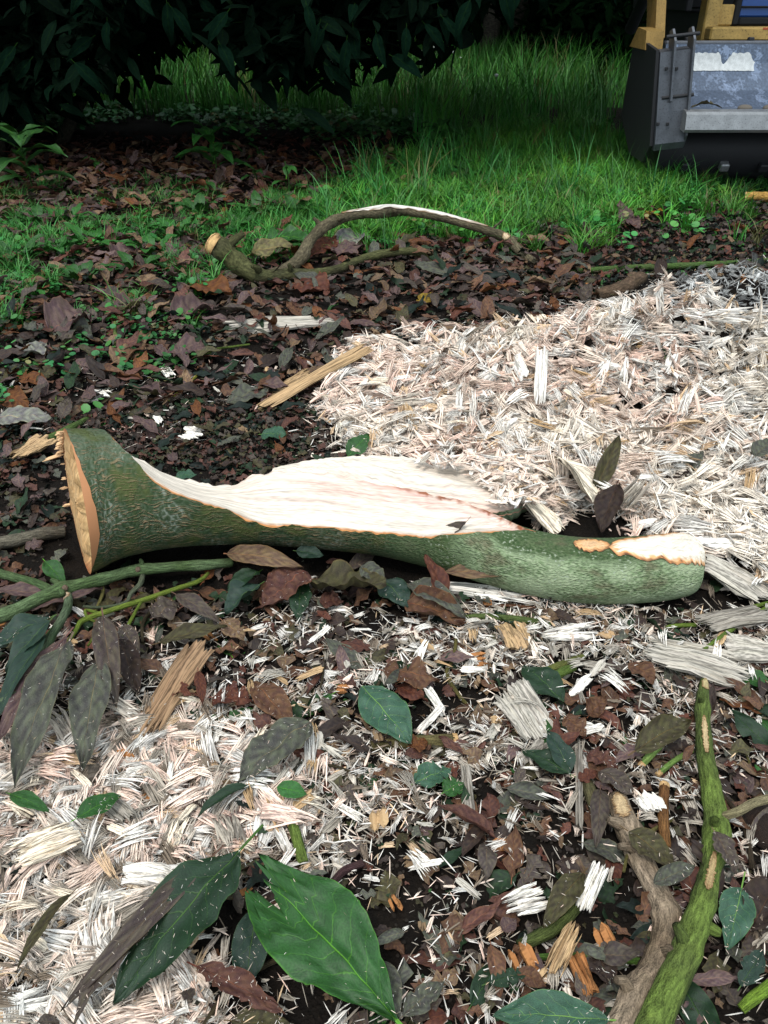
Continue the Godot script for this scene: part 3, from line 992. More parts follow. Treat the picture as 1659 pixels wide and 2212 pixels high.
var LC := []   # centre line of the log: Vector4(x, y, z, radius)
var LS := []
var LA := []   # Vector2(angle of the near bark edge, of the far one), degrees from the near side, up
func log_frame(i: int) -> Array:
	var a: Vector4 = LC[maxi(i - 1, 0)]
	var b: Vector4 = LC[mini(i + 1, LC.size() - 1)]
	var t := Vector3(b.x - a.x, b.y - a.y, b.z - a.z).normalized()
	var s := t.cross(Vector3.UP).normalized()
	return [Vector3(LC[i].x, LC[i].y, LC[i].z), t, s, s.cross(t).normalized(), LC[i].w]

func log_point(i: int, ang: float, grow := 0.0) -> Vector3:
	var f := log_frame(i)
	var a := deg_to_rad(ang)
	var u := float(i) / (LC.size() - 1)
	var r: float = f[4] * (1.0 + 0.035 * NF.get_noise_3d(u * 5.0, cos(a) * 0.9, sin(a) * 0.9 + 5.0)) + grow
	var skew := 0.012 * (1.0 - smoothstep(0.0, 0.2, u))      # the saw cut runs slanting
	return f[0] + f[2] * r * cos(a) + f[3] * r * sin(a) + f[1] * (skew * cos(a) + 0.020 * (1.0 - smoothstep(0.0, 0.15, u)) * sin(a))

func log_thing() -> void:
	log_bark_texture()
	var S := [[166, 1084, 0.134, 0.138, 132, 132], [215, 1073, 0.136, 0.130, 131, 133], [265, 1066, 0.138, 0.123, 92, 165], [330, 1060, 0.140, 0.116, 54, 192], [415, 1060, 0.139, 0.107, 28, 203], [490, 1061, 0.136, 0.103, 14, 203], [575, 1065, 0.130, 0.101, -4, 186], [660, 1075, 0.122, 0.098, -2, 180], [745, 1088, 0.113, 0.094, 2, 178], [830, 1103, 0.103, 0.089, 4, 178], [900, 1124, 0.094, 0.084, 12, 172], [955, 1143, 0.085, 0.079, 22, 162], [1025, 1172, 0.074, 0.070, 50, 145], [1080, 1195, 0.066, 0.063, 78, 125], [1135, 1212, 0.061, 0.060, 104, 108], [1220, 1228, 0.058, 0.060, 106, 106], [1310, 1234, 0.057, 0.061, 106, 106], [1400, 1229, 0.058, 0.062, 106, 106], [1462, 1222, 0.059, 0.060, 106, 106], [1492, 1220, 0.059, 0.052, 106, 106], [1504, 1221, 0.058, 0.034, 106, 106], [1507, 1222, 0.057, 0.006, 106, 106]]
	var P4 := []; var P2 := []
	for s in S:
		var q := at_h(s[0], s[1], s[2])
		P4.append(Vector4(q.x, q.y, q.z, s[3])); P2.append(Vector2(s[4], s[5]))
	LC = spline(P4, 220)
	LA = spline(P2, 220)
	var n := LC.size()
	var len_u := []
	var run := 0.0
	for i in n:
		if i: run += (Vector3(LC[i].x, LC[i].y, LC[i].z) - Vector3(LC[i - 1].x, LC[i - 1].y, LC[i - 1].z)).length()
		len_u.append(run)
		LC[i].w = maxf(LC[i].w, 0.004)
		LS.append(LA[i])
		if LA[i].y - LA[i].x > 2.0:
			LA[i].x += 4.0 * NF.get_noise_1d(i * 0.09) + 2.2 * NF.get_noise_1d(i * 0.37 + 50.0)
			LA[i].y += 5.0 * NF.get_noise_1d(i * 0.2 + 90.0)
	for i in n: len_u[i] /= run

	var base := Vector3(LC[110].x, 0, LC[110].z)
	var t := thing("split_log", "green barked log torn lengthwise, white wood facing up, sawn orange left end", "log", base)
	# bark
	var V := PackedVector3Array(); var UV := PackedVector2Array()
	var M := 56
	for i in n:
		for j in M + 1:
			var a: float = lerpf(LA[i].x, maxf(LA[i].y, LA[i].x) - 360.0, float(j) / M)
			V.append(log_point(i, a) - base)
			UV.append(Vector2(len_u[i], (90.0 - a) / 360.0))
	var I := PackedInt32Array()
	for i in n - 1:
		for j in M:
			var a := i * (M + 1) + j
			I.append_array(PackedInt32Array([a, a + 1, a + M + 1, a + 1, a + M + 2, a + M + 1]))
	var bm := mat("log bark", Color.WHITE, 0.8, 0.25)
	bm.albedo_texture = T.log_bark
	bm.heightmap_enabled = true; bm.heightmap_texture = T.log_bark_h; bm.heightmap_scale = 0.6
	part("bark", make(V, UV, PackedColorArray(), I), bm, t)
	# torn wood, between the bark edges
	var wm := tinted("torn wood", 0.75, 0.3, T.fibre, T.fibre_h, 0.07)
	var vs := [0.0, 0.02, 0.045, 0.08, 0.12, 0.17, 0.22, 0.28, 0.34, 0.4, 0.46, 0.52, 0.58, 0.64, 0.7, 0.76, 0.82, 0.87, 0.91, 0.94, 0.97, 1.0]
	V = PackedVector3Array(); UV = PackedVector2Array()
	var C := PackedColorArray()
	var rows := 0
	for i in n:
		if LA[i].y - LA[i].x < 1.5: continue
		rows += 1
		var p := log_point(i, LA[i].x) - base
		var q := log_point(i, LA[i].y) - base
		var wd := (q - p).length()
		var ps := log_point(i, LS[i].x) - base
		var qs := log_point(i, LS[i].y) - base
		for v in vs:
			var c := p.lerp(q, v).lerp(ps.lerp(qs, v), smoothstep(0.0, 0.06, minf(v, 1.0 - v)))
			var e := sin(PI * v)
			var lump := NF.get_noise_2d(len_u[i] * 5.0, v * 4.0) * 0.006 + NF.get_noise_2d(len_u[i] * 2.5, v * 40.0) * 0.0016
			c.y += e * (lump - 0.006)
			V.append(c)
			UV.append(Vector2(len_u[i] * 2.6, v * wd * 3.2))
			var pink := clampf(0.42 + 1.5 * NF.get_noise_2d(len_u[i] * 6.0 + 3.0, v * 7.0) + 1.0 - absf(len_u[i] - 0.47) * 7.0, 0, 1) * smoothstep(0.2, 0.8, v)
			var grain := 0.95 + 0.12 * NF.get_noise_2d(len_u[i] * 4.0, v * 60.0)
			var col := Color(0.86 * grain, 0.775 * grain, 0.69 * grain).lerp(Color(0.84 * grain, 0.58 * grain, 0.51 * grain), pink * 0.85)
			var rim: float = 1.0 - smoothstep(0.004, 0.013, v * wd + 0.003 * NF.get_noise_1d(i * 0.8))
			rim = maxf(rim, smoothstep(0.60, 0.78, len_u[i]) * 0.55 * (1.0 - v))
			col = col.lerp(Color(0.55, 0.24, 0.09), clampf(rim, 0, 1))
			var split := smoothstep(0.45, 0.52, len_u[i]) * (1.0 - smoothstep(0.005, 0.013, (1.0 - v) * wd + 0.006 * NF.get_noise_1d(i * 0.5 + 20.0)))
			col = col.lerp(Color(0.30, 0.11, 0.06), split * clampf(0.8 + 0.8 * NF.get_noise_1d(i * 0.22), 0.1, 1.0))
			col = col.lerp(Color(0.84, 0.52, 0.47), smoothstep(0.42, 0.5, len_u[i]) * (1.0 - smoothstep(0.02, 0.06, (1.0 - v) * wd)) * 0.5 * (1.0 - split))
			C.append(col)
	part("torn_wood", make(V, UV, C, grid_index(rows, vs.size())), wm, t)
	# sawn end: rings of the section, a step between the cut and the torn half
	V = PackedVector3Array(); UV = PackedVector2Array(); C = PackedColorArray()
	var f0 := log_frame(0)
	var rings := 14
	for k in rings + 1:
		for j in M + 1:
			var a := 132.0 - 360.0 * j / M
			var e := log_point(0, a) - base
			var c := Vector3(f0[0]) - base
			var p := c.lerp(e, float(k) / rings)
			var sd: float = (p - c).dot(f0[2]) / 0.13
			var upv: float = (p - c).dot(f0[3]) / 0.13
			var inner := 1.0 - smoothstep(0.9, 1.0, float(k) / rings)
			var st := smoothstep(0.10, 0.22, sd + 0.08 * NF.get_noise_1d(upv * 4.0))
			var rough := NF.get_noise_2d(sd * 7.0, upv * 26.0) * 0.006 * (1.0 - st)
			p += Vector3(f0[1]) * ((st * 0.020 + rough) * inner)
			V.append(p)
			UV.append(Vector2(upv * 0.3, sd * 0.9))
			var col := Color(0.62, 0.37, 0.17).lerp(Color(0.70, 0.47, 0.25), clampf(0.5 + NF.get_noise_2d(sd * 5.0, upv * 18.0), 0, 1)).lerp(Color(0.74, 0.50, 0.24), st)
			col = col.lerp(Color(0.36, 0.14, 0.06), smoothstep(0.90, 0.97, float(k) / rings))
			C.append(col)
	I = PackedInt32Array()
	for k in rings:
		for j in M:
			var a := k * (M + 1) + j
			I.append_array(PackedInt32Array([a, a + M + 1, a + 1, a + 1, a + M + 1, a + M + 2]))
	part("cut_face", make(V, UV, C, I), tinted("sawn wood", 0.7, 0.3, T.fibre, T.fibre_h, 0.2), t)
	# a flap of orange inner bark beside the sawn face
	V = PackedVector3Array(); UV = PackedVector2Array()
	for k in 19:
		var f := k / 18.0
		var a := 95.0 - 130.0 * f
		var w := 5.0 * sin(PI * pow(f, 1.6)) + 0.4
		for j in 5:
			V.append(log_point(int(w * j / 4.0), a, 0.0022) - base)
			UV.append(Vector2(f, j / 4.0))
	part("inner_bark", make(V, UV, PackedColorArray(), grid_index(19, 5)), mat("inner bark", Color(0.34, 0.15, 0.065), 0.8), t)
	# splinters: along the sawn edge, along both rims of the tear
	var needles := SurfaceTool.new()
	needles.begin(Mesh.PRIMITIVE_TRIANGLES)
	var one := bundle(1, 1.0, 1.0, 1.0, 0.0, 0.0)
	var flat := []
	for k in 4: flat.append(bundle(2, 1.0, 1.0, 1.0, 0.25, 0.1))
	var add := func(p: Vector3, d: Vector3, L: float, w: float):
		var b := basis_from(d, (Vector3.UP + Vector3(R.randfn(), 0, R.randfn()) * 0.3).normalized())
		needles.append_from(flat[R.randi() % 4], 0, Transform3D(Basis(b.x * L, b.y * w, b.z * w), p + d.normalized() * L * 0.38))
	for k in 30:
		var a := R.randf_range(150, 215) if k > 22 else R.randf_range(118, 160)
		add.call(log_point(0, a, -0.006) - base, Vector3(f0[1]) * -1.0 + Vector3(R.randfn() * 0.15, R.randfn() * 0.12, R.randfn() * 0.1), R.randf_range(0.008, 0.022) if R.randf() < 0.93 else 0.05, R.randf_range(0.003, 0.006))
	part("sawn_splinters", needles.commit(), tinted("splinter orange", 0.8, 0.3), t).set_meta("kind", "stuff")
	(MATS["splinter orange"] as StandardMaterial3D).albedo_color = srgb(Color(0.74, 0.48, 0.27))
	needles = SurfaceTool.new()
	needles.begin(Mesh.PRIMITIVE_TRIANGLES)
	for k in 1300:
		var i := R.randi_range(10, 150) if k < 900 else R.randi_range(40, 76)
		if LA[i].y - LA[i].x < 6.0: continue
		var f := log_frame(i)
		var d: Vector3
		var p: Vector3
		if k >= 900:
			p = log_point(i, LS[i].y - R.randf() * 10.0, -0.006) - base
			d = Vector3(f[1]) + Vector3.UP * R.randf_range(0.05, 0.42) - Vector3(f[2]) * R.randf_range(0.0, 0.45)
			add.call(p, d, R.randf_range(0.02, 0.085), R.randf_range(0.002, 0.004))
		elif k % 3 != 0:
			p = log_point(i, LA[i].y - R.randf() * 6.0, -0.004) - base
			d = Vector3(f[1]) * R.randf_range(0.2, 1.4) + Vector3.UP * R.randf_range(0.0, 0.7) - Vector3(f[2]) * R.randf_range(-0.1, 0.8)
			add.call(p, d, R.randf_range(0.012, 0.04) if i > 58 or i < 40 else R.randf_range(0.02, 0.08), R.randf_range(0.0025, 0.006))
		else:
			var v := R.randf()
			p = (log_point(i, LA[i].x) - base).lerp(log_point(i, LA[i].y) - base, v) - Vector3(0, 0.007 * sin(PI * v), 0)
			d = Vector3(f[1]) * (1.0 if R.randf() < 0.7 else -1.0) + Vector3.UP * R.randf_range(0.02, 0.3) + Vector3(f[2]) * R.randfn() * 0.15
			add.call(p, d, R.randf_range(0.015, 0.06), R.randf_range(0.002, 0.005))
	part("torn_splinters", needles.commit(), tinted("splinter white", 0.8, 0.3, T.chip), t).set_meta("kind", "stuff")
	(MATS["splinter white"] as StandardMaterial3D).albedo_color = srgb(Color(0.90, 0.82, 0.74))
	# peeled patches on the right limb
	for w in 2:
		var i0: int = [166, 158][w]
		var i1: int = [207, 167][w]
		V = PackedVector3Array(); UV = PackedVector2Array(); C = PackedColorArray()
		var nu: int = (i1 - i0) * 2
		for k in nu + 1:
			var f := float(k) / nu
			var fi := i0 + (i1 - i0) * f
			var lo: float
			var hi: float
			if w == 0:
				lo = lerpf(74, 25, pow(f, 0.6)) + 7.0 * NF.get_noise_1d(f * 9.0)
				hi = lerpf(88, 128, pow(f, 0.5)) + 6.0 * NF.get_noise_1d(f * 8.0 + 30.0)
				var close := smoothstep(0.0, 0.06, f) * (1.0 - smoothstep(0.97, 1.0, f) * 0.6)
				var mid := (lo + hi) / 2
				lo = lerpf(mid, lo, close); hi = lerpf(mid, hi, close)
			else:
				var e := sqrt(maxf(0.0, 1.0 - pow(2 * f - 1, 2)))
				lo = 86 - 17 * e + 5 * NF.get_noise_1d(f * 12.0); hi = 86 + 15 * e + 5 * NF.get_noise_1d(f * 12.0 + 9.0)
			for j in 17:
				var v := j / 16.0
				var a := lerpf(lo, hi, v)
				var p := log_point(int(fi), a, 0.0018).lerp(log_point(mini(int(fi) + 1, n - 1), a, 0.0018), fi - int(fi))
				V.append(p - base)
				UV.append(Vector2(f * 0.8, v * 0.3))
				var edge := minf(minf(v, 1 - v) * 2.0 * (hi - lo) / 40.0, minf(f, (1 - f) * 1.2) * [7.0, 2.0][w]) + 0.25 * NF.get_noise_2d(f * 16.0, v * 8.0)
				var col := Color(0.50, 0.22, 0.09).lerp(Color(0.66, 0.38, 0.18), smoothstep(0.1, 0.25, edge)).lerp(Color(0.78, 0.71, 0.62), smoothstep(0.3, 0.5, edge) * (1.0 if w == 0 else 0.15))
				if edge < 0.06: col = Color(0.16, 0.075, 0.04)
				C.append(col)
		part("peeled_patch", make(V, UV, C, grid_index(nu + 1, 17)), wm, t)
	# the other limb of the fork, torn the same way, running back under the chips
	var B := [[585, 1044, 1012, 0.096], [640, 1050, 999, 0.102], [700, 1058, 990, 0.105], [760, 1070, 986, 0.104], [830, 1087, 985, 0.101], [900, 1101, 990, 0.098], [980, 1108, 1000, 0.095], [1060, 1109, 1030, 0.092], [1115, 1098, 1050, 0.083], [1148, 1084, 1064, 0.075]]
	var NP := []; var FP := []
	for b in B:
		NP.append(at_h(b[0], b[1], b[3])); FP.append(at_h(b[0] + 4, b[2], b[3] - 0.006))
	NP = spline(NP, 90); FP = spline(FP, 90)
	V = PackedVector3Array(); UV = PackedVector2Array(); C = PackedColorArray()
	var VB := PackedVector3Array(); var UB := PackedVector2Array()
	var nw := 22
	for i in 91:
		var f := i / 90.0
		var p: Vector3 = NP[i] - base
		var q: Vector3 = FP[i] - base
		p += Vector3(0, 0, 0.006 * NF.get_noise_1d(i * 0.4)); q += Vector3(0, 0, 0.006 * NF.get_noise_1d(i * 0.35 + 40))
		var wd := (q - p).length()
		for j in nw + 1:
			var v := float(j) / nw
			var c := p.lerp(q, v)
			c.y += sin(PI * v) * (0.004 + NF.get_noise_2d(f * 4.0 + 7, v * 4.0) * 0.008 + NF.get_noise_2d(f * 3.5 + 7, v * 34.0) * 0.0022)
			c.y -= 0.010 * exp(-v * v * 120.0)
			V.append(c); UV.append(Vector2(f * 1.5, v * wd * 3.2))
			var red := exp(-pow(v / 0.10, 2)) * smoothstep(0.18, 0.32, f + 0.1 * NF.get_noise_1d(f * 10.0)) * 1.2
			var gr := 0.95 + 0.14 * NF.get_noise_2d(f * 3.0, v * 50.0)
			var col := Color(0.86 * gr, 0.77 * gr, 0.68 * gr).lerp(Color(0.84 * gr, 0.57 * gr, 0.50 * gr), clampf(1.0 - v * 2.2 + NF.get_noise_2d(f * 6.0, v * 6.0), 0, 1) * 0.6)
			col = col.lerp(Color(0.32, 0.11, 0.06), red * 0.7)
			C.append(col)
		var mid := (p + q) / 2
		for j in 19:
			var a := PI * j / 18.0
			var r := wd / 2
			var pt := mid + (p - mid) * cos(a) * (1.0 - 0.10 * sin(a))
			pt.y -= sin(a) * r * 0.95 - (0.006 if j > 0 and j < 18 else 0.0) * 0.0
			VB.append(pt); UB.append(Vector2(0.3 + 0.5 * f, 0.3 + 0.3 * j / 18.0))
	var limb := part("far_limb", make(VB, UB, PackedColorArray(), grid_index(91, 19)), bm, t)
	part("torn_wood", make(V, UV, C, grid_index(91, nw + 1)), wm, limb)

# ---------------------------------------------------------------- branches and twigs
const BROWN := Color(0.16, 0.115, 0.085)
const DARKB := Color(0.055, 0.045, 0.030)
const GREENT := Color(0.075, 0.15, 0.035)

func stick(called: String, parent: Node, base: Vector3, pts: Array, steps: int, sides: int, c0: Color, c1: Color, mix := 0.5, rough := 0.10, end_wood := 0) -> Array:
	# pts: [px, py, height above the ground, radius]
	var P4 := []
	for p in pts:
		var q := gp(p[0], p[1], p[2])
		P4.append(Vector4(q.x, q.y, q.z, p[3]))
	P4 = spline(P4, steps)
	var P := []; var rad := []
	for q in P4:
		P.append(Vector3(q.x, q.y, q.z) - base); rad.append(maxf(q.w, 0.0006))
	var knots := []
	if steps >= 60:
		for k in 7: knots.append(R.randi_range(3, steps - 4))
		for k in knots:
			for e in range(-3, 4): rad[clampi(k + e, 0, steps)] *= 1.0 + 0.16 * exp(-e * e / 3.0)
	var sd := R.randf() * 90.0
	var tint := func(f: float, d: Vector3, p: Vector3) -> Color:
		var k := clampf(mix + 0.9 * NF.get_noise_3d(p.x * 9.0 + sd, p.y * 9.0, p.z * 9.0) + 0.25 * d.y, 0, 1)
		return c0.lerp(c1, k)
	part(called, tube(P, rad, sides, tint, rough), tinted("branch bark", 0.8, 0.3, T.bark, T.bark_h, 0.4), parent)
	for k in knots.size():
		if k % 2: continue
		var kk: int = knots[k]
		var dd: Vector3 = (P[kk + 1] - P[kk]).normalized().cross(Vector3(R.randfn(), R.randf() + 0.3, R.randfn()).normalized()).normalized()
		if dd.y < 0: dd = -dd
		var rk: float = rad[kk]
		part("stub", tube([P[kk] + dd * rk * 0.4, P[kk] + dd * rk * 1.35, P[kk] + dd * rk * 1.9 + Vector3(R.randfn(), 0, R.randfn()) * rk * 0.3], [rk * 0.5, rk * 0.36, rk * 0.24], 8, tint, 0.15), tinted("branch bark"), parent)
	for e in 2:
		if not (end_wood & (1 << e)): continue
		var i: int = 0 if e == 0 else P.size() - 1
		var d: Vector3 = (P[0] - P[1]).normalized() if e == 0 else (P[i] - P[i - 1]).normalized()
		part("cut_end", tube([P[i] - d * 0.002, P[i] + d * 0.004, P[i] + d * 0.006], [rad[i] * 1.04, rad[i] * 1.02, rad[i] * 0.9], 12, func(_a, _b, _c): return Color(0.66, 0.42, 0.20) * R.randf_range(0.9, 1.1)), tinted("sawn wood"), parent)
	return [P, rad]

func scar(parent: Node, s: Array, f0: float, f1: float, out: Vector3, width: float, col: Color, called := "bare_wood") -> void:
	# a strip of peeled wood on a stick, lying on the side that faces «out»
	var P: Array = s[0]; var rad: Array = s[1]
	var n := P.size() - 1
	var V := PackedVector3Array(); var C := PackedColorArray(); var UV := PackedVector2Array()
	for k in 31:
		var f := lerpf(f0, f1, k / 30.0) * n
		var i := mini(int(f), n - 1)
		var p: Vector3 = P[i].lerp(P[i + 1], f - i)
		var t: Vector3 = (P[i + 1] - P[i]).normalized()
		var o := (out - t * out.dot(t)).normalized()
		var s2 := t.cross(o)
		var r: float = lerpf(rad[i], rad[i + 1], f - i)
		var w := width * pow(sin(PI * clampf(k / 30.0, 0.02, 0.98)), 0.4) * (0.8 + 0.5 * NF.get_noise_1d(k * 0.6 + f0 * 80))
		for j in 9:
			var a := (j / 4.0 - 1.0) * w
			V.append(p + (o * cos(a) + s2 * sin(a)) * r * 1.13)
			UV.append(Vector2(k * 0.04, j * 0.02))
			var e := maxf(absf(j / 4.0 - 1.0), absf(k / 15.0 - 1.0))
			C.append(col.lerp(Color(0.26, 0.15, 0.07), smoothstep(0.55, 1.0, e + 0.35 * NF.get_noise_2d(k * 0.5, j * 0.6))) * (0.9 + 0.3 * NF.get_noise_2d(k * 0.9, j * 1.2 + 9.0)))
	part(called, make(V, UV, C, grid_index(31, 9)), tinted("torn wood", 0.75, 0.3, T.fibre, T.fibre_h, 0.07), parent)

func branches() -> void:
	# the crooked branch behind: a thick cut foot, a long arm to the right, an arch peeled white
	var b := gp(560, 600)
	var t := thing("crooked_branch", "crooked bare branch with sawn end and white peeled arch, behind the log", "branch", b)
	var foot := stick("main_stem", t, b, [[460, 525, 0.125, 0.0425], [487, 545, 0.10, 0.0382], [520, 574, 0.06, 0.0340], [560, 596, 0.038, 0.0306], [610, 597, 0.032, 0.0272], [680, 592, 0.028, 0.0221], [735, 580, 0.028, 0.0179], [790, 557, 0.04, 0.0161], [850, 545, 0.05, 0.0153], [905, 545, 0.045, 0.0145], [925, 565, 0.018, 0.0127], [940, 590, 0.0, 0.0102]], 70, 12, Color(0.045, 0.04, 0.025), Color(0.105, 0.105, 0.045), 0.55, 0.10, 1)
	var s := stick("arching_limb", t, b, [[585, 596, 0.03, 0.0240], [625, 578, 0.045, 0.0248], [652, 555, 0.065, 0.0240], [668, 522, 0.095, 0.0224], [700, 490, 0.12, 0.0216], [745, 469, 0.135, 0.0208], [800, 460, 0.14, 0.0200], [870, 456, 0.135, 0.0200], [940, 466, 0.125, 0.0192], [1000, 482, 0.11, 0.0188], [1055, 499, 0.09, 0.0192], [1095, 516, 0.065, 0.0224], [1125, 545, 0.04, 0.0184], [1160, 572, 0.022, 0.0168], [1200, 592, 0.008, 0.0144]], 80, 12, Color(0.085, 0.07, 0.045), Color(0.16, 0.13, 0.085), 0.5, 0.09)
	scar(t, foot, 0.0, 0.055, Vector3(-0.5, 0.6, 0.9), 1.3, Color(0.80, 0.52, 0.24), "torn_end")
	scar(t, s, 0.345, 0.71, Vector3(0, 1, 0.25), 0.85, Color(0.85, 0.82, 0.78))
	stick("side_shoot", t, b, [[1098, 512, 0.06, 0.011], [1130, 521, 0.055, 0.010], [1165, 527, 0.03, 0.008], [1195, 520, 0.03, 0.004]], 16, 8, DARKB, BROWN, 0.5)
	stick("side_shoot", t, b, [[1095, 520, 0.05, 0.010], [1092, 545, 0.02, 0.008], [1090, 556, 0.0, 0.006]], 8, 8, DARKB, BROWN, 0.5)
	scar(t, s, 0.755, 0.80, Vector3(0.1, 0.5, 1), 0.9, Color(0.8, 0.62, 0.42), "torn_knot")
	# long green pole lying behind the chips
	b = gp(1300, 582)
	t = thing("green_pole", "long thin green stick lying behind the chip heap", "stick", b)
	stick("stem", t, b, [[1215, 590, 0.014, 0.011], [1300, 582, 0.018, 0.012], [1400, 577, 0.02, 0.013], [1500, 573, 0.02, 0.013], [1590, 568, 0.016, 0.012], [1660, 563, 0.01, 0.012]], 24, 10, GREENT, Color(0.10, 0.14, 0.05), 0.4, 0.05, 1)
	# mossy branch on the right
	b = gp(1530, 1800)
	t = thing("mossy_branch", "long mossy green branch, lower right, pointed bare tip upwards", "branch", b)
	s = stick("stem", t, b, [[1521, 1470, 0.035, 0.0052], [1519, 1500, 0.033, 0.0090], [1518, 1545, 0.030, 0.0103], [1525, 1640, 0.028, 0.0125], [1540, 1720, 0.028, 0.0142], [1548, 1790, 0.028, 0.0151], [1535, 1880, 0.032, 0.0133], [1515, 1960, 0.036, 0.0142], [1480, 2060, 0.04, 0.0155], [1440, 2150, 0.042, 0.0168], [1395, 2250, 0.045, 0.0172]], 90, 14, Color(0.05, 0.058, 0.028), Color(0.145, 0.20, 0.045), 0.55, 0.09, 0)
	scar(t, s, 0.0, 0.09, Vector3(-0.2, 0.7, 1), 1.0, Color(0.52, 0.42, 0.22))
	scar(t, s, 0.215, 0.30, Vector3(-0.3, 1, 0.8), 0.42, Color(0.56, 0.42, 0.24))
	scar(t, s, 0.575, 0.68, Vector3(-0.3, 1, 0.5), 0.42, Color(0.46, 0.33, 0.17))
	stick("side_shoot", t, b, [[1556, 1765, 0.035, 0.0060], [1590, 1755, 0.04, 0.0060], [1630, 1735, 0.045, 0.0060], [1670, 1722, 0.045, 0.0060]], 14, 8, Color(0.20, 0.17, 0.09), Color(0.30, 0.25, 0.15), 0.5)
	# brown crooked branch left of it
	b = gp(1420, 1950)
	t = thing("brown_branch", "thick greyish brown crooked branch touching the mossy green branch", "branch", b)
	s = stick("stem", t, b, [[1332, 1722, 0.012, 0.0120], [1345, 1760, 0.018, 0.0155], [1365, 1810, 0.02, 0.0155], [1390, 1870, 0.02, 0.0146], [1420, 1930, 0.02, 0.0151], [1440, 1985, 0.02, 0.0168], [1432, 2050, 0.02, 0.0155], [1405, 2110, 0.02, 0.0159], [1365, 2175, 0.02, 0.0168], [1330, 2260, 0.02, 0.0176]], 70, 14, Color(0.17, 0.118, 0.08), Color(0.36, 0.27, 0.20), 0.55, 0.10)
	scar(t, s, 0.03, 0.17, Vector3(-0.2, 1, 0.5), 0.75, Color(0.60, 0.44, 0.26))
	# twigs of the left: a thick green one with two forks, thin yellow green ones
	b = gp(150, 1290)
	t = thing("forked_twig", "dusty green forked twig in front of the sawn end of the log", "twig", b)
	stick("main_stem", t, b, [[-40, 1348, 0.03, 0.0115], [40, 1315, 0.035, 0.0115], [95, 1288, 0.04, 0.0118], [140, 1272, 0.042, 0.012], [210, 1254, 0.045, 0.0110], [290, 1233, 0.045, 0.0105], [380, 1224, 0.04, 0.0100], [450, 1220, 0.035, 0.0095], [500, 1215, 0.02, 0.0085]], 60, 12, Color(0.07, 0.115, 0.04), Color(0.14, 0.20, 0.10), 0.5, 0.05)
	stick("fork", t, b, [[-30, 1232, 0.03, 0.0085], [30, 1247, 0.035, 0.0085], [80, 1262, 0.04, 0.0088], [115, 1277, 0.042, 0.009]], 16, 10, Color(0.06, 0.11, 0.04), Color(0.12, 0.17, 0.08), 0.5, 0.05)
	s = stick("fork", t, b, [[147, 1285, 0.042, 0.007], [145, 1315, 0.045, 0.0078], [115, 1368, 0.05, 0.0078], [90, 1415, 0.05, 0.0080], [60, 1480, 0.05, 0.0082], [40, 1502, 0.048, 0.0082], [-20, 1525, 0.04, 0.0078]], 40, 10, Color(0.06, 0.10, 0.045), Color(0.16, 0.20, 0.13), 0.5, 0.06)
	scar(t, s, 0.0, 0.09, Vector3(0, 0.5, 1), 1.4, Color(0.75, 0.58, 0.42), "torn_knot")
	for k in 2: part("bud_scar", tube([Vector3.ZERO, Vector3(0, 0.002, 0.003)], [0.006, 0.004], 10, func(_a, _b, _c): return Color(0.36, 0.25, 0.19)), MATS["branch bark"], t, Transform3D(Basis(), gp([298, 140][k], [1230, 1270][k], 0.053) - b))
	stick("small_shoot", t, b, [[308, 1243, 0.04, 0.005], [302, 1262, 0.042, 0.005], [283, 1282, 0.04, 0.004], [270, 1302, 0.035, 0.0035], [220, 1312, 0.03, 0.003], [180, 1310, 0.03, 0.003]], 20, 8, Color(0.10, 0.13, 0.07), Color(0.16, 0.18, 0.12), 0.5)
	b = gp(330, 1290)
	t = thing("thin_twig", "thin yellow green twig just below the dusty forked twig", "twig", b)
	stick("stem", t, b, [[450, 1238, 0.035, 0.003], [430, 1255, 0.04, 0.0042], [380, 1272, 0.045, 0.0045], [310, 1296, 0.048, 0.0048], [240, 1318, 0.05, 0.0048], [180, 1340, 0.05, 0.005], [165, 1360, 0.05, 0.004], [145, 1390, 0.05, 0.003]], 40, 8, Color(0.15, 0.22, 0.03), Color(0.22, 0.28, 0.05), 0.5, 0.04)
	stick("side_shoot", t, b, [[305, 1300, 0.048, 0.003], [285, 1335, 0.05, 0.003], [262, 1380, 0.04, 0.0025]], 12, 7, Color(0.15, 0.22, 0.03), Color(0.22, 0.28, 0.05), 0.5)
	stick("side_shoot", t, b, [[215, 1325, 0.05, 0.003], [185, 1318, 0.055, 0.003], [190, 1335, 0.05, 0.0025], [205, 1342, 0.045, 0.002]], 12, 7, Color(0.15, 0.22, 0.03), Color(0.22, 0.28, 0.05), 0.5)
	stick("side_shoot", t, b, [[213, 1350, 0.05, 0.003], [205, 1370, 0.05, 0.0025], [190, 1395, 0.05, 0.002]], 10, 7, Color(0.15, 0.20, 0.03), Color(0.22, 0.26, 0.05), 0.5)
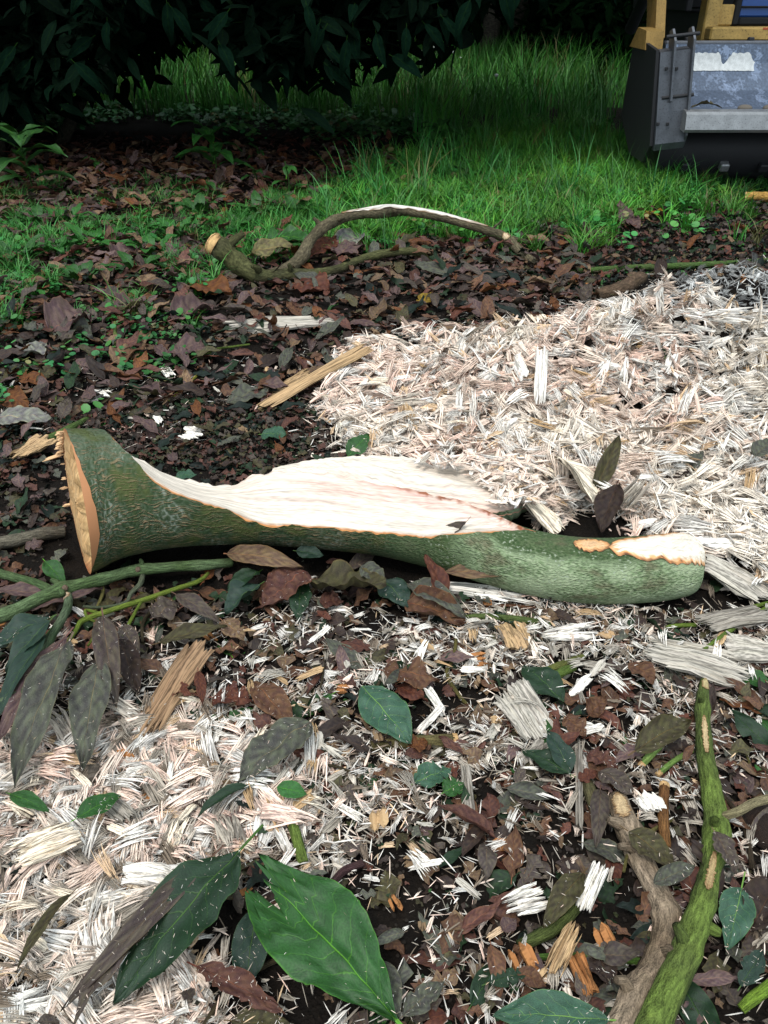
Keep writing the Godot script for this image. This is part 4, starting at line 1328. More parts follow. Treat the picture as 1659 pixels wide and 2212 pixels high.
	# other sticks, one each
	var rows := [
		["stick", "brown stick end under the grey slab, right of the teal leaf", [[800, 1612, 0.01, 0.008], [870, 1605, 0.014, 0.010], [980, 1600, 0.014, 0.011]], Color(0.10, 0.075, 0.04), Color(0.17, 0.14, 0.06), 2],
		["twig", "mossy twig pointing right just in front of the log", [[1005, 1335, 0.012, 0.006], [1060, 1333, 0.016, 0.0065], [1130, 1340, 0.016, 0.007], [1190, 1350, 0.012, 0.006]], Color(0.06, 0.08, 0.03), Color(0.12, 0.16, 0.05), 0],
		["twig", "thin reddish brown twig close below the pale end of the log", [[1040, 1316, 0.01, 0.003], [1090, 1308, 0.014, 0.003], [1140, 1312, 0.014, 0.003], [1180, 1318, 0.01, 0.003]], Color(0.12, 0.05, 0.03), Color(0.2, 0.09, 0.05), 0],
		["twig", "curved yellow green twig right of the log's pale end, upper one", [[1510, 1345, 0.014, 0.0035], [1570, 1332, 0.018, 0.004], [1620, 1313, 0.02, 0.004], [1680, 1298, 0.018, 0.004]], Color(0.12, 0.20, 0.03), Color(0.2, 0.28, 0.05), 0],
		["twig", "yellow green twig crossing the weathered slab at the right edge", [[1520, 1405, 0.02, 0.004], [1560, 1375, 0.025, 0.0045], [1610, 1340, 0.02, 0.004], [1670, 1305, 0.02, 0.004]], Color(0.10, 0.18, 0.03), Color(0.18, 0.26, 0.05), 0],
		["twig", "short green twig beside the grey slab, left of mossy branch's tip", [[1425, 1360, 0.01, 0.004], [1460, 1352, 0.014, 0.004], [1505, 1350, 0.014, 0.004]], Color(0.10, 0.16, 0.03), Color(0.2, 0.28, 0.05), 0],
		["twig", "olive twig lying behind the dark green heart leaf", [[1160, 1460, 0.014, 0.007], [1200, 1442, 0.018, 0.0075], [1260, 1420, 0.016, 0.007]], Color(0.10, 0.10, 0.03), Color(0.16, 0.17, 0.05), 1],
		["twig", "mossy bent twig touching the top of the dark green heart leaf", [[1170, 1475, 0.018, 0.007], [1210, 1455, 0.02, 0.008], [1240, 1440, 0.018, 0.008]], Color(0.06, 0.09, 0.02), Color(0.12, 0.18, 0.04), 0],
		["twig", "crooked dark twig standing left of the white torn slab", [[985, 1380, 0.03, 0.003], [980, 1420, 0.02, 0.003], [965, 1455, 0.016, 0.0035], [990, 1500, 0.014, 0.0035], [1015, 1528, 0.01, 0.003]], Color(0.10, 0.08, 0.03), Color(0.18, 0.15, 0.05), 0],
		["twig", "stout brown twig leading down from the curled brown leaf", [[1268, 1690, 0.016, 0.008], [1278, 1720, 0.018, 0.009], [1288, 1755, 0.012, 0.008]], Color(0.08, 0.07, 0.04), Color(0.14, 0.12, 0.06), 0],
		["twig", "dark green curved twig right of the olive curled leaf", [[1120, 2045, 0.012, 0.007], [1170, 2020, 0.018, 0.008], [1215, 1990, 0.02, 0.0085], [1245, 1955, 0.02, 0.009]], Color(0.035, 0.04, 0.02), Color(0.08, 0.10, 0.03), 0],
		["twig", "green straight twig lying left of the brown crooked branch", [[1140, 2070, 0.012, 0.0035], [1220, 2065, 0.014, 0.004], [1300, 2070, 0.014, 0.004], [1390, 2078, 0.012, 0.004]], Color(0.06, 0.13, 0.03), Color(0.12, 0.22, 0.04), 0],
		["twig", "short mossy green peg near the bottom, above the big green leaf", [[632, 1780, 0.03, 0.007], [642, 1815, 0.03, 0.0075], [655, 1865, 0.02, 0.0075]], Color(0.10, 0.15, 0.03), Color(0.16, 0.22, 0.05), 1],
		["twig", "dark purple bent twig right of the big green leaf's top", [[720, 1905, 0.018, 0.005], [745, 1880, 0.022, 0.0055], [785, 1864, 0.02, 0.005]], Color(0.05, 0.02, 0.03), Color(0.09, 0.05, 0.05), 0],
		["twig", "lime green twig at the lower right edge", [[1600, 2180, 0.02, 0.006], [1630, 2155, 0.025, 0.007], [1680, 2120, 0.025, 0.007]], Color(0.15, 0.24, 0.03), Color(0.24, 0.34, 0.05), 0],
		["twig", "twig with orange bark, upright, right of the brown leaf cluster", [[1435, 1700, 0.02, 0.007], [1432, 1760, 0.02, 0.0075], [1438, 1832, 0.018, 0.007]], Color(0.17, 0.075, 0.03), Color(0.30, 0.15, 0.06), 1],
		["twig", "pale thin green twig under the grey curled leaf", [[1388, 1650, 0.012, 0.005], [1420, 1615, 0.03, 0.0055], [1432, 1600, 0.04, 0.005]], Color(0.2, 0.32, 0.08), Color(0.28, 0.42, 0.12), 1],
		["twig", "pale green twig slanting up towards the mossy branch", [[1425, 1670, 0.014, 0.004], [1455, 1645, 0.018, 0.0042], [1495, 1622, 0.02, 0.004]], Color(0.2, 0.32, 0.08), Color(0.28, 0.42, 0.12), 1],
		["branch_stump", "orange sawn branch end at the right edge before the machine", [[1612, 424, 0.02, 0.022], [1640, 424, 0.025, 0.024], [1690, 430, 0.025, 0.024]], Color(0.55, 0.30, 0.08), Color(0.65, 0.40, 0.14), 1],
		["twig", "grey dead branch left of the log's sawn end", [[-20, 1175, 0.02, 0.013], [40, 1165, 0.022, 0.0135], [100, 1152, 0.02, 0.013], [140, 1148, 0.015, 0.012]], Color(0.09, 0.075, 0.06), Color(0.17, 0.15, 0.12), 0],
		["twig", "green twig slanting up behind the log's left end", [[60, 965, 0.015, 0.008], [110, 945, 0.02, 0.0085], [160, 920, 0.02, 0.008], [190, 905, 0.015, 0.007]], Color(0.06, 0.10, 0.03), Color(0.11, 0.17, 0.05), 0],
		["twig", "yellow mossy root behind the log, left of the long splinter", [[365, 868, 0.01, 0.004], [395, 838, 0.02, 0.004], [425, 812, 0.02, 0.004], [440, 800, 0.01, 0.003]], Color(0.22, 0.22, 0.03), Color(0.32, 0.30, 0.05), 0],
		["twig", "short pale green stalk standing in brown leaves at the left", [[248, 695, 0.05, 0.005], [249, 725, 0.02, 0.006], [252, 755, 0.0, 0.006]], Color(0.14, 0.2, 0.06), Color(0.2, 0.27, 0.08), 0],
		["stick", "dark rounded stub on the ground behind the chip heap", [[1290, 640, 0.02, 0.024], [1340, 625, 0.025, 0.028], [1385, 600, 0.02, 0.026]], Color(0.07, 0.05, 0.035), Color(0.14, 0.09, 0.06), 0],
	]
	for r in rows:
		b = gp(r[2][1][0], r[2][1][1])
		t = thing(r[0], r[1], "twig" if r[0] == "twig" else "stick", b, "sticks and twigs lying about")
		stick("stem", t, b, r[2], 22, 9, r[3], r[4], 0.5, 0.09, r[5])

# ---------------------------------------------------------------- the leaves that can be pointed out
func put_leaf(called: String, A: Vector3, B: Vector3, wpx: float, color: String, o: Dictionary, tilt: float) -> MeshInstance3D:
	var d := B - A
	var up := Vector3.UP.rotated(d.normalized(), tilt)
	var b := basis_from(d, up)
	var mid := (A + B) / 2
	var s0 := proj(mid - b.z * 0.01)
	var s1 := proj(mid + b.z * 0.01)
	var perp := Vector2(proj(B).x - proj(A).x, proj(B).y - proj(A).y).normalized().orthogonal()
	var k := absf(Vector2(s1.x - s0.x, s1.y - s0.y).dot(perp)) / 0.02
	o.L = d.length()
	o.W = clampf(wpx / maxf(k, 250.0), o.L * 0.12, o.L * 1.1)
	if o.has("roll"): o.W *= 1.0 + 0.25 * absf(o.roll)
	if not o.has("arch"): o.arch = 0.05 * o.L
	else: o.arch *= o.L
	if not o.has("nu"): o.nu = 22
	if not o.has("nv"): o.nv = 10
	if LEAF[color][0] == 0: o.lump = 0.07
	return part(called, leaf_mesh(o), leaf_mat(color), self, Transform3D(b, A))

var dusty: Array = []
func hero_leaves() -> void:
	var rows := [
		# base x, y, tip x, y, width, colour, options, height of base, of tip, tilt, label
		[856, 2204, 572, 1905, 250, "green", {"fold": 0.10, "wave": 0.03, "torn": 0.05, "seed": 12.0, "fat": 1.2, "trunc": 0.86, "lump": 0.03, "pet": 0.08, "arch": 0.06, "nu": 40, "nv": 20}, 0.05, 0.055, 0.0, "biggest broad green leaf with pale midrib, bottom, left of centre"],
		[517, 1838, 245, 2172, 150, "dark green", {"fold": 0.16, "torn": 0.10, "seed": 40.0, "fat": 0.9, "pet": 0.22, "arch": 0.05}, 0.055, 0.03, 0.1, "large dark green leaf with torn hole, left of the biggest leaf"],
		[452, 1856, 128, 2188, 52, "greyish brown", {"fold": 0.5, "wave": 0.06, "arch": 0.08}, 0.05, 0.045, -0.3, "long folded grey brown leaf left of the large dark green leaf"],
		[325, 2006, 158, 2216, 48, "greyish brown", {"fold": 0.3, "wave": 0.1, "side": 0.01}, 0.04, 0.05, 0.2, "wavy grey brown leaf along the bottom left, lower of two"],
		[555, 1962, 530, 2156, 85, "blue green", {"fold": 0.2, "seed": 5.0}, 0.025, 0.02, 0.1, "blue green pointed leaf under the biggest green leaf"],
		[425, 2088, 618, 2192, 62, "reddish brown", {"roll": 0.9, "torn": 0.3, "seed": 8.0}, 0.03, 0.03, 0.0, "curled reddish brown leaf at the bottom between two green leaves"],
		[500, 2205, 640, 2225, 70, "olive", {"roll": 0.4, "torn": 0.2}, 0.03, 0.02, 0.0, "olive brown leaf at the bottom edge under the biggest leaf"],
		[155, 1931, 35, 2101, 26, "olive", {"fold": 0.5, "arch": 0.08}, 0.035, 0.03, 0.2, "narrow folded olive leaf lying on the chips at the lower left"],
		[165, 1768, 262, 1718, 46, "green", {"fold": 0.3}, 0.03, 0.035, 0.2, "small glossy green leaf half buried in the chips at the left"],
		[22, 1715, 108, 1755, 40, "green", {"fold": 0.15}, 0.02, 0.03, 0.0, "glossy green leaf at the left edge below the drooping leaves"],
		[598, 1700, 664, 1716, 42, "bright green", {"fold": 0.12, "pet": 0.0}, 0.035, 0.03, 0.2, "small bright green leaf tip on the chips below the grey leaf"],
		[1315, 2203, 1065, 2192, 112, "teal", {"fold": 0.06, "wave": 0.03, "fat": 1.0, "arch": 0.03}, 0.03, 0.035, 0.1, "broad teal leaf at the bottom edge, right of centre"],
		[1602, 1918, 1570, 2056, 88, "teal", {"fold": 0.1, "torn": 0.12, "seed": 22.0, "fat": 0.75, "pet": 0.3}, 0.03, 0.025, 0.0, "torn teal leaf with long stalk, right of the mossy branch"],
		[1358, 1796, 1458, 1872, 56, "olive", {"roll": 0.5, "torn": 0.15, "pet": 0.2}, 0.045, 0.04, 0.1, "olive tan leaf lying across the brown crooked branch"],
		[1412, 1908, 1502, 1870, 46, "grey green", {"roll": 1.2, "pet": 0.0}, 0.045, 0.05, 0.2, "grey rolled leaf between the brown and the mossy branch"],
		[1543, 1796, 1592, 1888, 46, "greyish brown", {"fold": 0.3, "torn": 0.2}, 0.05, 0.04, 0.0, "dull brown leaf leaning on the mossy branch's right side"],
		[1297, 1706, 1287, 1832, 42, "greyish brown", {"roll": 0.9, "arch": 0.08}, 0.02, 0.03, 0.0, "rolled grey brown leaf standing left of the brown branch's top"],
		[1295, 1666, 1370, 1716, 46, "greyish brown", {"fold": 0.2}, 0.02, 0.025, 0.0, "flat grey brown leaf above the brown branch's top"],
		[1260, 1886, 1172, 2006, 58, "olive", {"roll": 0.5, "arch": 0.1}, 0.03, 0.025, 0.0, "smooth olive brown leaf beside the curved dark green twig"],
		[822, 2075, 862, 2205, 62, "grey green", {"fold": 0.2}, 0.03, 0.03, 0.1, "grey green leaf at the bottom, right of the biggest leaf"],
		[870, 2195, 960, 2120, 60, "grey green", {"fold": 0.1, "torn": 0.2}, 0.03, 0.02, 0.0, "grey green leaf at the bottom, left of the broad teal leaf"],
		[1052, 2125, 1145, 2100, 46, "dark green", {"torn": 0.4, "seed": 61.0}, 0.02, 0.02, 0.0, "ragged dark green scrap above the broad teal leaf"],
		[1115, 2098, 1180, 2132, 40, "cinnamon brown", {"roll": 0.5}, 0.02, 0.02, 0.0, "smooth cinnamon leaf touching the broad teal leaf's top"],
		[875, 1305, 1006, 1342, 68, "cinnamon brown", {"roll": 1.5, "pet": 0.0, "arch": 0.12}, 0.02, 0.02, 0.3, "big rolled cinnamon leaf in front of the log's middle"],
		[880, 1262, 1006, 1334, 48, "grey green", {"fold": 0.3, "arch": 0.1}, 0.03, 0.03, 0.1, "dull grey green leaf behind the big rolled cinnamon leaf"],
		[826, 1252, 882, 1312, 62, "blue green", {"fold": 0.1}, 0.03, 0.02, 0.0, "dark blue green leaf left of the big rolled cinnamon leaf"],
		[962, 1300, 918, 1198, 36, "rusty", {"roll": 0.6, "arch": 0.06}, 0.02, 0.075, 0.2, "rusty brown leaf standing upright before the log"],
		[1008, 1127, 940, 1222, 22, "greyish brown", {"fold": 0.5, "torn": 0.1}, 0.115, 0.035, 0.4, "narrow grey leaf leaning on the log near the tear's right end"],
		[960, 1236, 1158, 1236, 36, "tan", {"roll": 0.6, "wave": 0.08, "arch": 0.05}, 0.045, 0.05, 0.5, "tan wavy leaf lying against the front of the log"],
		[1280, 1067, 1338, 940, 42, "olive", {"fold": 0.45, "arch": 0.08}, 0.03, 0.11, 0.4, "tall olive brown leaf standing in the chips, upper of two"],
		[1332, 1047, 1298, 1150, 56, "dark brown", {"roll": 0.6}, 0.05, 0.02, 0.2, "dark brown leaf standing in the chips, lower of two"],
		[828, 1448, 952, 1472, 64, "cinnamon brown", {"torn": 0.5, "seed": 33.0, "wave": 0.1}, 0.02, 0.025, 0.0, "ragged brown leaf above the teal leaf, middle"],
		[850, 1480, 925, 1515, 40, "rusty", {"torn": 0.5, "roll": 0.4}, 0.015, 0.02, 0.0, "rusty torn leaf touching the top of the teal leaf"],
		[782, 1482, 888, 1606, 100, "teal", {"fold": 0.05, "wave": 0.03, "fat": 1.0, "pet": 0.0, "arch": 0.04}, 0.025, 0.03, 0.1, "smooth teal leaf in the middle foreground, right of the grey leaf"],
		[1218, 1516, 1128, 1438, 72, "dark green", {"fold": 0.1, "pet": 0.0, "fat": 1.1}, 0.02, 0.025, 0.0, "dark green heart shaped leaf with a twig across its top"],
		[1232, 1672, 1128, 1622, 46, "dark green", {"fold": 0.2, "torn": 0.1}, 0.025, 0.02, 0.0, "dark green leaf with yellow midrib below the white slab, left lobe"],
		[1230, 1670, 1182, 1578, 48, "blue green", {"fold": 0.2}, 0.02, 0.035, 0.2, "dark blue green leaf below the white slab, upright lobe"],
		[1372, 1622, 1492, 1556, 62, "olive", {"roll": 1.0, "arch": 0.1}, 0.03, 0.035, 0.2, "curled olive grey leaf left of the mossy branch"],
		[1268, 1625, 1336, 1662, 58, "reddish brown", {"lobes": 0.5, "torn": 0.3}, 0.025, 0.02, 0.0, "reddish brown lobed leaf right of the dark green leaf pair"],
		[1250, 1686, 1290, 1666, 34, "rusty", {"torn": 0.2}, 0.02, 0.02, 0.0, "small rusty leaf tip below the reddish lobed leaf"],
		[1272, 1546, 1310, 1504, 42, "cinnamon brown", {"roll": 0.8}, 0.015, 0.04, 0.2, "cupped cinnamon leaf right of the dark green heart leaf"],
		[1220, 1546, 1266, 1592, 46, "cinnamon brown", {"torn": 0.3}, 0.02, 0.02, 0.0, "brown crumpled leaf above the reddish lobed leaf"],
		[1365, 1430, 1412, 1478, 40, "cinnamon brown", {"roll": 0.5}, 0.015, 0.02, 0.0, "brown leaf left of the long weathered slab"],
		[895, 1692, 975, 1660, 60, "teal", {"torn": 0.4, "seed": 70.0}, 0.02, 0.02, 0.0, "torn teal scrap in the middle of the foreground"],
		[958, 1712, 1002, 1690, 50, "green", {"torn": 0.3, "seed": 71.0}, 0.02, 0.025, 0.0, "torn green scrap right beside the teal scrap"],
		[884, 1612, 924, 1605, 38, "orange brown", {"torn": 0.1}, 0.02, 0.02, 0.0, "small round orange brown leaf on the short brown stick"],
		[150, 1384, 32, 1702, 76, "grey green", {"fold": 0.3, "wave": 0.07, "roll": 0.7, "pet": 0.08, "arch": 0.05}, 0.075, 0.035, 0.1, "longest drooping grey green leaf with orange midrib, left edge"],
		[216, 1426, 178, 1662, 80, "grey green", {"fold": 0.15, "wave": 0.08, "roll": 0.5, "arch": 0.06}, 0.07, 0.035, 0.0, "broad drooping grey leaf, second from the left edge"],
		[222, 1330, 252, 1532, 56, "greyish brown", {"fold": 0.3, "wave": 0.06, "roll": 0.8, "arch": 0.08}, 0.075, 0.04, 0.0, "drooping grey purple leaf, rightmost of the hanging three"],
		[108, 1334, -20, 1402, 48, "blue green", {"fold": 0.3}, 0.06, 0.045, 0.0, "blue green leaf at the left edge, topmost of the cluster"],
		[108, 1340, 12, 1452, 42, "blue green", {"fold": 0.4, "wave": 0.06}, 0.065, 0.045, 0.0, "dark blue green leaf at the left edge, second of the cluster"],
		[100, 1372, -12, 1560, 38, "blue green", {"fold": 0.4, "wave": 0.06}, 0.06, 0.035, 0.1, "dark narrow green leaf at the left edge, third of the cluster"],
		[142, 1376, -10, 1612, 46, "purplish brown", {"fold": 0.3, "roll": 0.4}, 0.055, 0.03, 0.1, "pinkish brown leaf at the left edge under the drooping leaves"],
		[258, 1380, 300, 1500, 54, "dark brown", {"roll": 0.8}, 0.05, 0.015, 0.0, "dark leaf in shadow right of the drooping grey purple leaf"],
		[262, 1350, 302, 1420, 46, "greyish brown", {"fold": 0.3}, 0.045, 0.02, 0.2, "grey leaf hanging from the thin yellow green twig"],
		[672, 1560, 514, 1694, 86, "grey green", {"fold": 0.12, "wave": 0.06, "torn": 0.04, "arch": 0.08}, 0.04, 0.03, 0.1, "grey green leaf with dark veins left of the teal leaf"],
		[540, 1698, 425, 1768, 24, "dark green", {"fold": 0.6, "pet": 0.5, "arch": 0.08}, 0.03, 0.03, 0.3, "narrow folded green leaf on the chips below the grey leaf"],
		[545, 1472, 632, 1572, 64, "cinnamon brown", {"roll": 0.5, "fat": 1.0, "pet": 0.0}, 0.02, 0.025, 0.0, "smooth oval cinnamon leaf above the grey green leaf"],
		[460, 1506, 546, 1515, 54, "rusty", {"roll": 0.7, "torn": 0.4}, 0.02, 0.025, 0.0, "curled rusty leaf left of the oval cinnamon leaf"],
		[428, 1450, 440, 1525, 28, "rusty", {"torn": 0.2, "fold": 0.2}, 0.03, 0.02, 0.0, "narrow rusty leaf standing right of the bark strip"],
		[656, 1232, 565, 1314, 78, "reddish brown", {"fold": 0.06, "pet": 0.0, "fat": 0.7}, 0.045, 0.02, 0.2, "large triangular reddish brown leaf in front of the log"],
		[650, 1256, 645, 1342, 56, "dark green", {"fold": 0.2, "lobes": 0.15}, 0.035, 0.02, 0.0, "dark green pointed leaf right of the triangular reddish leaf"],
		[562, 1262, 486, 1324, 38, "blue green", {"roll": 1.2}, 0.04, 0.02, 0.2, "rolled blue green leaf left of the triangular reddish leaf"],
		[560, 1235, 492, 1285, 34, "dark green", {"fold": 0.4}, 0.04, 0.03, 0.2, "dark green leaf just above the rolled blue green leaf"],
		[490, 1196, 656, 1226, 42, "tan", {"roll": 0.6, "arch": 0.10, "pet": 0.05}, 0.05, 0.05, 0.5, "tan brown leaf lying along the shaded underside of the log"],
		[670, 1260, 834, 1254, 40, "olive", {"roll": 0.9, "arch": -0.05}, 0.035, 0.055, -0.3, "curved yellowish brown leaf like a boat before the log"],
		[690, 1300, 742, 1300, 34, "reddish brown", {"roll": 0.4}, 0.015, 0.02, 0.0, "small red leaf below the boat shaped leaf"],
		[780, 1222, 832, 1262, 44, "grey green", {"fold": 0.2}, 0.045, 0.035, 0.1, "grey green leaf right of the boat shaped leaf, by the log"],
		[640, 1190, 700, 1200, 32, "blue green", {"fold": 0.2}, 0.05, 0.045, 0.4, "blue green leaf tucked under the log's middle"],
		[380, 1284, 476, 1346, 38, "greyish brown", {"fold": 0.4, "torn": 0.1}, 0.045, 0.02, 0.2, "folded grey brown leaf below the end of the thin twig"],
		[345, 1388, 492, 1354, 34, "olive", {"fold": 0.4, "wave": 0.1}, 0.025, 0.025, 0.2, "long olive tan leaf above the bark strip"],
		[330, 1335, 385, 1300, 56, "greyish brown", {"torn": 0.3, "wave": 0.1}, 0.03, 0.03, 0.0, "dusty crumpled grey leaf under the thin twig"],
		[480, 1340, 528, 1385, 46, "tan", {"torn": 0.3, "roll": 0.4}, 0.02, 0.02, 0.0, "pale tan crumpled leaf right of the folded grey leaf"],
		[-10, 1276, 136, 1296, 30, "purplish brown", {"fold": 0.3}, 0.03, 0.02, 0.0, "pinkish leaf behind the forked twig at the left edge"],
		[55, 1320, 222, 1272, 32, "purplish brown", {"fold": 0.3, "arch": 0.06}, 0.02, 0.03, 0.1, "pinkish leaf under the forked twig, right of the other pinkish leaf"],
		[97, 1212, 142, 1262, 42, "green", {"fold": 0.3, "torn": 0.1}, 0.035, 0.02, 0.2, "small green leaf left of the log's sawn end"],
		[110, 718, 196, 682, 62, "purplish brown", {"roll": 1.3, "pet": 0.0, "arch": 0.1}, 0.02, 0.04, 0.2, "large curled purplish brown leaf at the left, behind the log"],
		[360, 760, 446, 758, 46, "purplish brown", {"roll": 0.4, "torn": 0.2}, 0.02, 0.02, 0.1, "pinkish brown flat leaf left of the long splinter"],
		[245, 783, 302, 758, 40, "tan", {"roll": 0.6}, 0.02, 0.03, 0.1, "tan leaf between the curled purplish and the pinkish leaf"],
		[415, 613, 502, 638, 44, "orange brown", {"fold": 0.15, "wave": 0.08}, 0.03, 0.025, 0.1, "orange brown flat leaf below the crooked branch's sawn end"],
		[540, 550, 632, 527, 34, "straw", {"fold": 0.2, "wave": 0.06}, 0.05, 0.08, 0.3, "yellowish leaf leaning on the crooked branch"],
		[588, 515, 668, 518, 34, "green", {"roll": 0.4}, 0.05, 0.06, 0.2, "green broad leaf behind the crooked branch's fork"],
		[640, 612, 712, 630, 42, "rusty", {"roll": 0.4, "torn": 0.1}, 0.02, 0.02, 0.1, "dark red leaf just before the crooked branch's fork"],
		[675, 550, 727, 512, 48, "rusty", {"torn": 0.4, "roll": 0.4}, 0.03, 0.06, 0.2, "dark red ragged leaf inside the crooked branch's fork"],
		[725, 535, 800, 505, 40, "pale grey", {"fold": 0.2, "torn": 0.1}, 0.03, 0.04, 0.1, "pale grey leaf under the white peeled arch"],
		[730, 550, 780, 530, 40, "purplish brown", {"torn": 0.2}, 0.03, 0.03, 0.0, "purplish leaf in the crooked branch's fork, below the pale leaf"],
		[490, 870, 582, 840, 40, "grey green", {"fold": 0.15, "fat": 1.0}, 0.02, 0.02, 0.1, "grey green oval leaf left of the long splinter's foot"],
		[605, 795, 632, 748, 26, "grey green", {"fold": 0.3}, 0.02, 0.05, 0.3, "upright grey green leaf beside the long splinter"],
		[-12, 905, 114, 905, 44, "pale grey", {"fold": 0.1, "wave": 0.06}, 0.03, 0.03, 0.1, "pale grey leaf at the left edge behind the log"],
		[135, 720, 200, 725, 44, "grey green", {"fold": 0.3, "wave": 0.12}, 0.02, 0.03, 0.1, "grey green wavy leaf under the curled purplish leaf"],
		[45, 770, 100, 745, 40, "pale grey", {"torn": 0.3}, 0.02, 0.02, 0.0, "pale grey green torn leaf left of the tan leaf"],
		[132, 905, 150, 858, 32, "greyish brown", {"fold": 0.2}, 0.02, 0.05, 0.2, "brown leaf standing upright behind the log's left end"],
		[48, 608, 92, 614, 36, "orange brown", {"roll": 0.5}, 0.02, 0.02, 0.1, "orange brown leaf in the weeds at the left edge"],
		[-10, 615, 32, 626, 26, "yellow", {"fold": 0.1}, 0.02, 0.02, 0.0, "bright yellow leaf at the left edge"],
		[905, 662, 932, 632, 30, "yellow", {"torn": 0.3}, 0.01, 0.03, 0.2, "yellow scrap of leaf behind the chip heap"],
		[250, 560, 300, 540, 34, "purplish brown", {"roll": 0.8}, 0.02, 0.03, 0.1, "rolled purplish leaf in the weeds left of the crooked branch"],
		[372, 690, 462, 660, 40, "purplish brown", {"roll": 1.4}, 0.03, 0.03, 0.2, "rolled purplish leaf at the left end of the grey bark slab"],
		[255, 680, 310, 650, 46, "purplish brown", {"roll": 0.9, "torn": 0.2}, 0.02, 0.04, 0.1, "folded purplish leaf right of the large curled purplish leaf"],
		[1352, 488, 1338, 434, 32, "purplish brown", {"roll": 0.4}, 0.01, 0.11, 0.2, "purplish leaf standing at the grass edge"],
		[1355, 470, 1382, 495, 24, "purplish brown", {"roll": 0.4}, 0.03, 0.02, 0.2, "small purplish leaf right beside the standing purplish leaf"],
		[1400, 458, 1428, 466, 22, "yellow", {"fold": 0.1}, 0.02, 0.02, 0.1, "yellow leaf at the grass edge before the machine"],
		[1265, 520, 1262, 478, 18, "dark brown", {"roll": 0.5}, 0.0, 0.08, 0.2, "dark brown leaf standing stiffly right of the branch's knot"],
		[1195, 500, 1165, 478, 30, "pale grey", {"fold": 0.1}, 0.02, 0.04, 0.1, "pale leaf with bitten edge beside the pale wood piece"],
		[1590, 405, 1630, 412, 18, "rusty", {"fold": 0.1}, 0.02, 0.02, 0.0, "small rusty leaf on the mulched ground at the right"],
		[752, 985, 798, 938, 44, "green", {"fold": 0.1, "torn": 0.15}, 0.02, 0.05, 0.3, "green leaf standing between the log and the chip heap"],
		[565, 938, 622, 940, 30, "teal", {"fold": 0.1}, 0.02, 0.02, 0.0, "teal leaf on dark soil behind the log"],
		[380, 1030, 425, 1026, 22, "teal", {"fold": 0.1}, 0.03, 0.03, 0.0, "small teal leaf behind the log's tear"],
		[1470, 1022, 1520, 975, 40, "grey green", {"torn": 0.5}, 0.03, 0.04, 0.1, "torn grey green leaf in the chips at the right"],
		[1630, 985, 1672, 950, 46, "grey green", {"fold": 0.1}, 0.03, 0.05, 0.1, "grey green leaf on the chips at the right edge"],
		[1430, 1030, 1490, 1020, 30, "dark brown", {"roll": 0.5}, 0.02, 0.03, 0.1, "dark leaf sunk in the chips at the right"],
		[1438, 770, 1456, 750, 34, "dark green", {"torn": 0.5}, 0.03, 0.05, 0.1, "torn dark green scrap on top of the chip heap"],
		[1525, 768, 1560, 778, 22, "green", {"fold": 0.1}, 0.03, 0.03, 0.0, "green leaf scrap at the right of the heap's top"],
		[1625, 810, 1632, 745, 44, "grey green", {"roll": 0.5}, 0.03, 0.09, 0.2, "grey green leaf standing behind the heap at the right edge"],
		[1420, 600, 1432, 555, 26, "dark brown", {"roll": 0.6}, 0.01, 0.07, 0.2, "dark leaf standing on the green pole"],
		[1125, 745, 1118, 690, 30, "dark brown", {"roll": 0.5}, 0.0, 0.06, 0.2, "dark brown leaf standing at the back of the chip heap"],
		[1200, 670, 1190, 640, 34, "orange brown", {"torn": 0.2}, 0.01, 0.05, 0.2, "orange brown leaf left of the dark stub"],
		[1258, 650, 1278, 610, 26, "greyish brown", {"roll": 0.9}, 0.01, 0.07, 0.2, "greyish leaf standing left of the dark stub"],
		[1620, 2010, 1680, 1900, 110, "dark brown", {"roll": 0.6, "fat": 1.0}, 0.02, 0.02, 0.0, "large dark brown leaf at the right edge beside the mossy branch"],
		[1600, 2130, 1650, 2050, 60, "blue green", {"torn": 0.3}, 0.02, 0.02, 0.0, "ragged blue green leaf at the lower right"],
		[1290, 2060, 1320, 2130, 60, "dark brown", {"roll": 0.3, "torn": 0.2}, 0.015, 0.015, 0.0, "dark brown leaf under the stem left of the brown branch"],
		[1085, 2010, 1115, 1985, 40, "purplish brown", {"torn": 0.2}, 0.015, 0.015, 0.0, "purplish leaf left of the olive curled leaf"],
	]
	for r in rows:
		var A := gp(r[0], r[1], r[7] + 0.006)
		var B := gp(r[2], r[3], r[8] + 0.006)
		var o: MeshInstance3D = put_leaf("leaf", A, B, r[4], r[5], r[6], r[9])
		tag(o, r[10], "leaf", "leaves that lie about one by one")
		if r[1] > 1200 and r[4] > 44: dusty.append([o, r[4] * (0.2 if r[4] > 240 else 0.9 if r[0] < 760 else 0.4)])
		if r[4] > 240: o.mesh.resource_name = "leaf"

# ---------------------------------------------------------------- pieces of wood that can be pointed out
const WOOD := {"white": Color(0.90, 0.86, 0.80), "cream": Color(0.90, 0.79, 0.64), "grey": Color(0.34, 0.31, 0.27), "pale grey": Color(0.50, 0.465, 0.41), "tan": Color(0.50, 0.34, 0.19), "brown": Color(0.22, 0.15, 0.09), "orange": Color(0.36, 0.16, 0.06), "pink": Color(0.88, 0.66, 0.57), "dark": Color(0.10, 0.085, 0.07), "bark tan": Color(0.33, 0.21, 0.125)}
func wood_mat(c: String) -> StandardMaterial3D:
	return wood_tint("wood " + c, WOOD[c])

func wood_tint(key: String, c: Color) -> StandardMaterial3D:
	if MATS.has(key): return MATS[key]
	var m := tinted(key, 0.85, 0.25, T.chip)
	m.albedo_color = srgb(c)
	return m

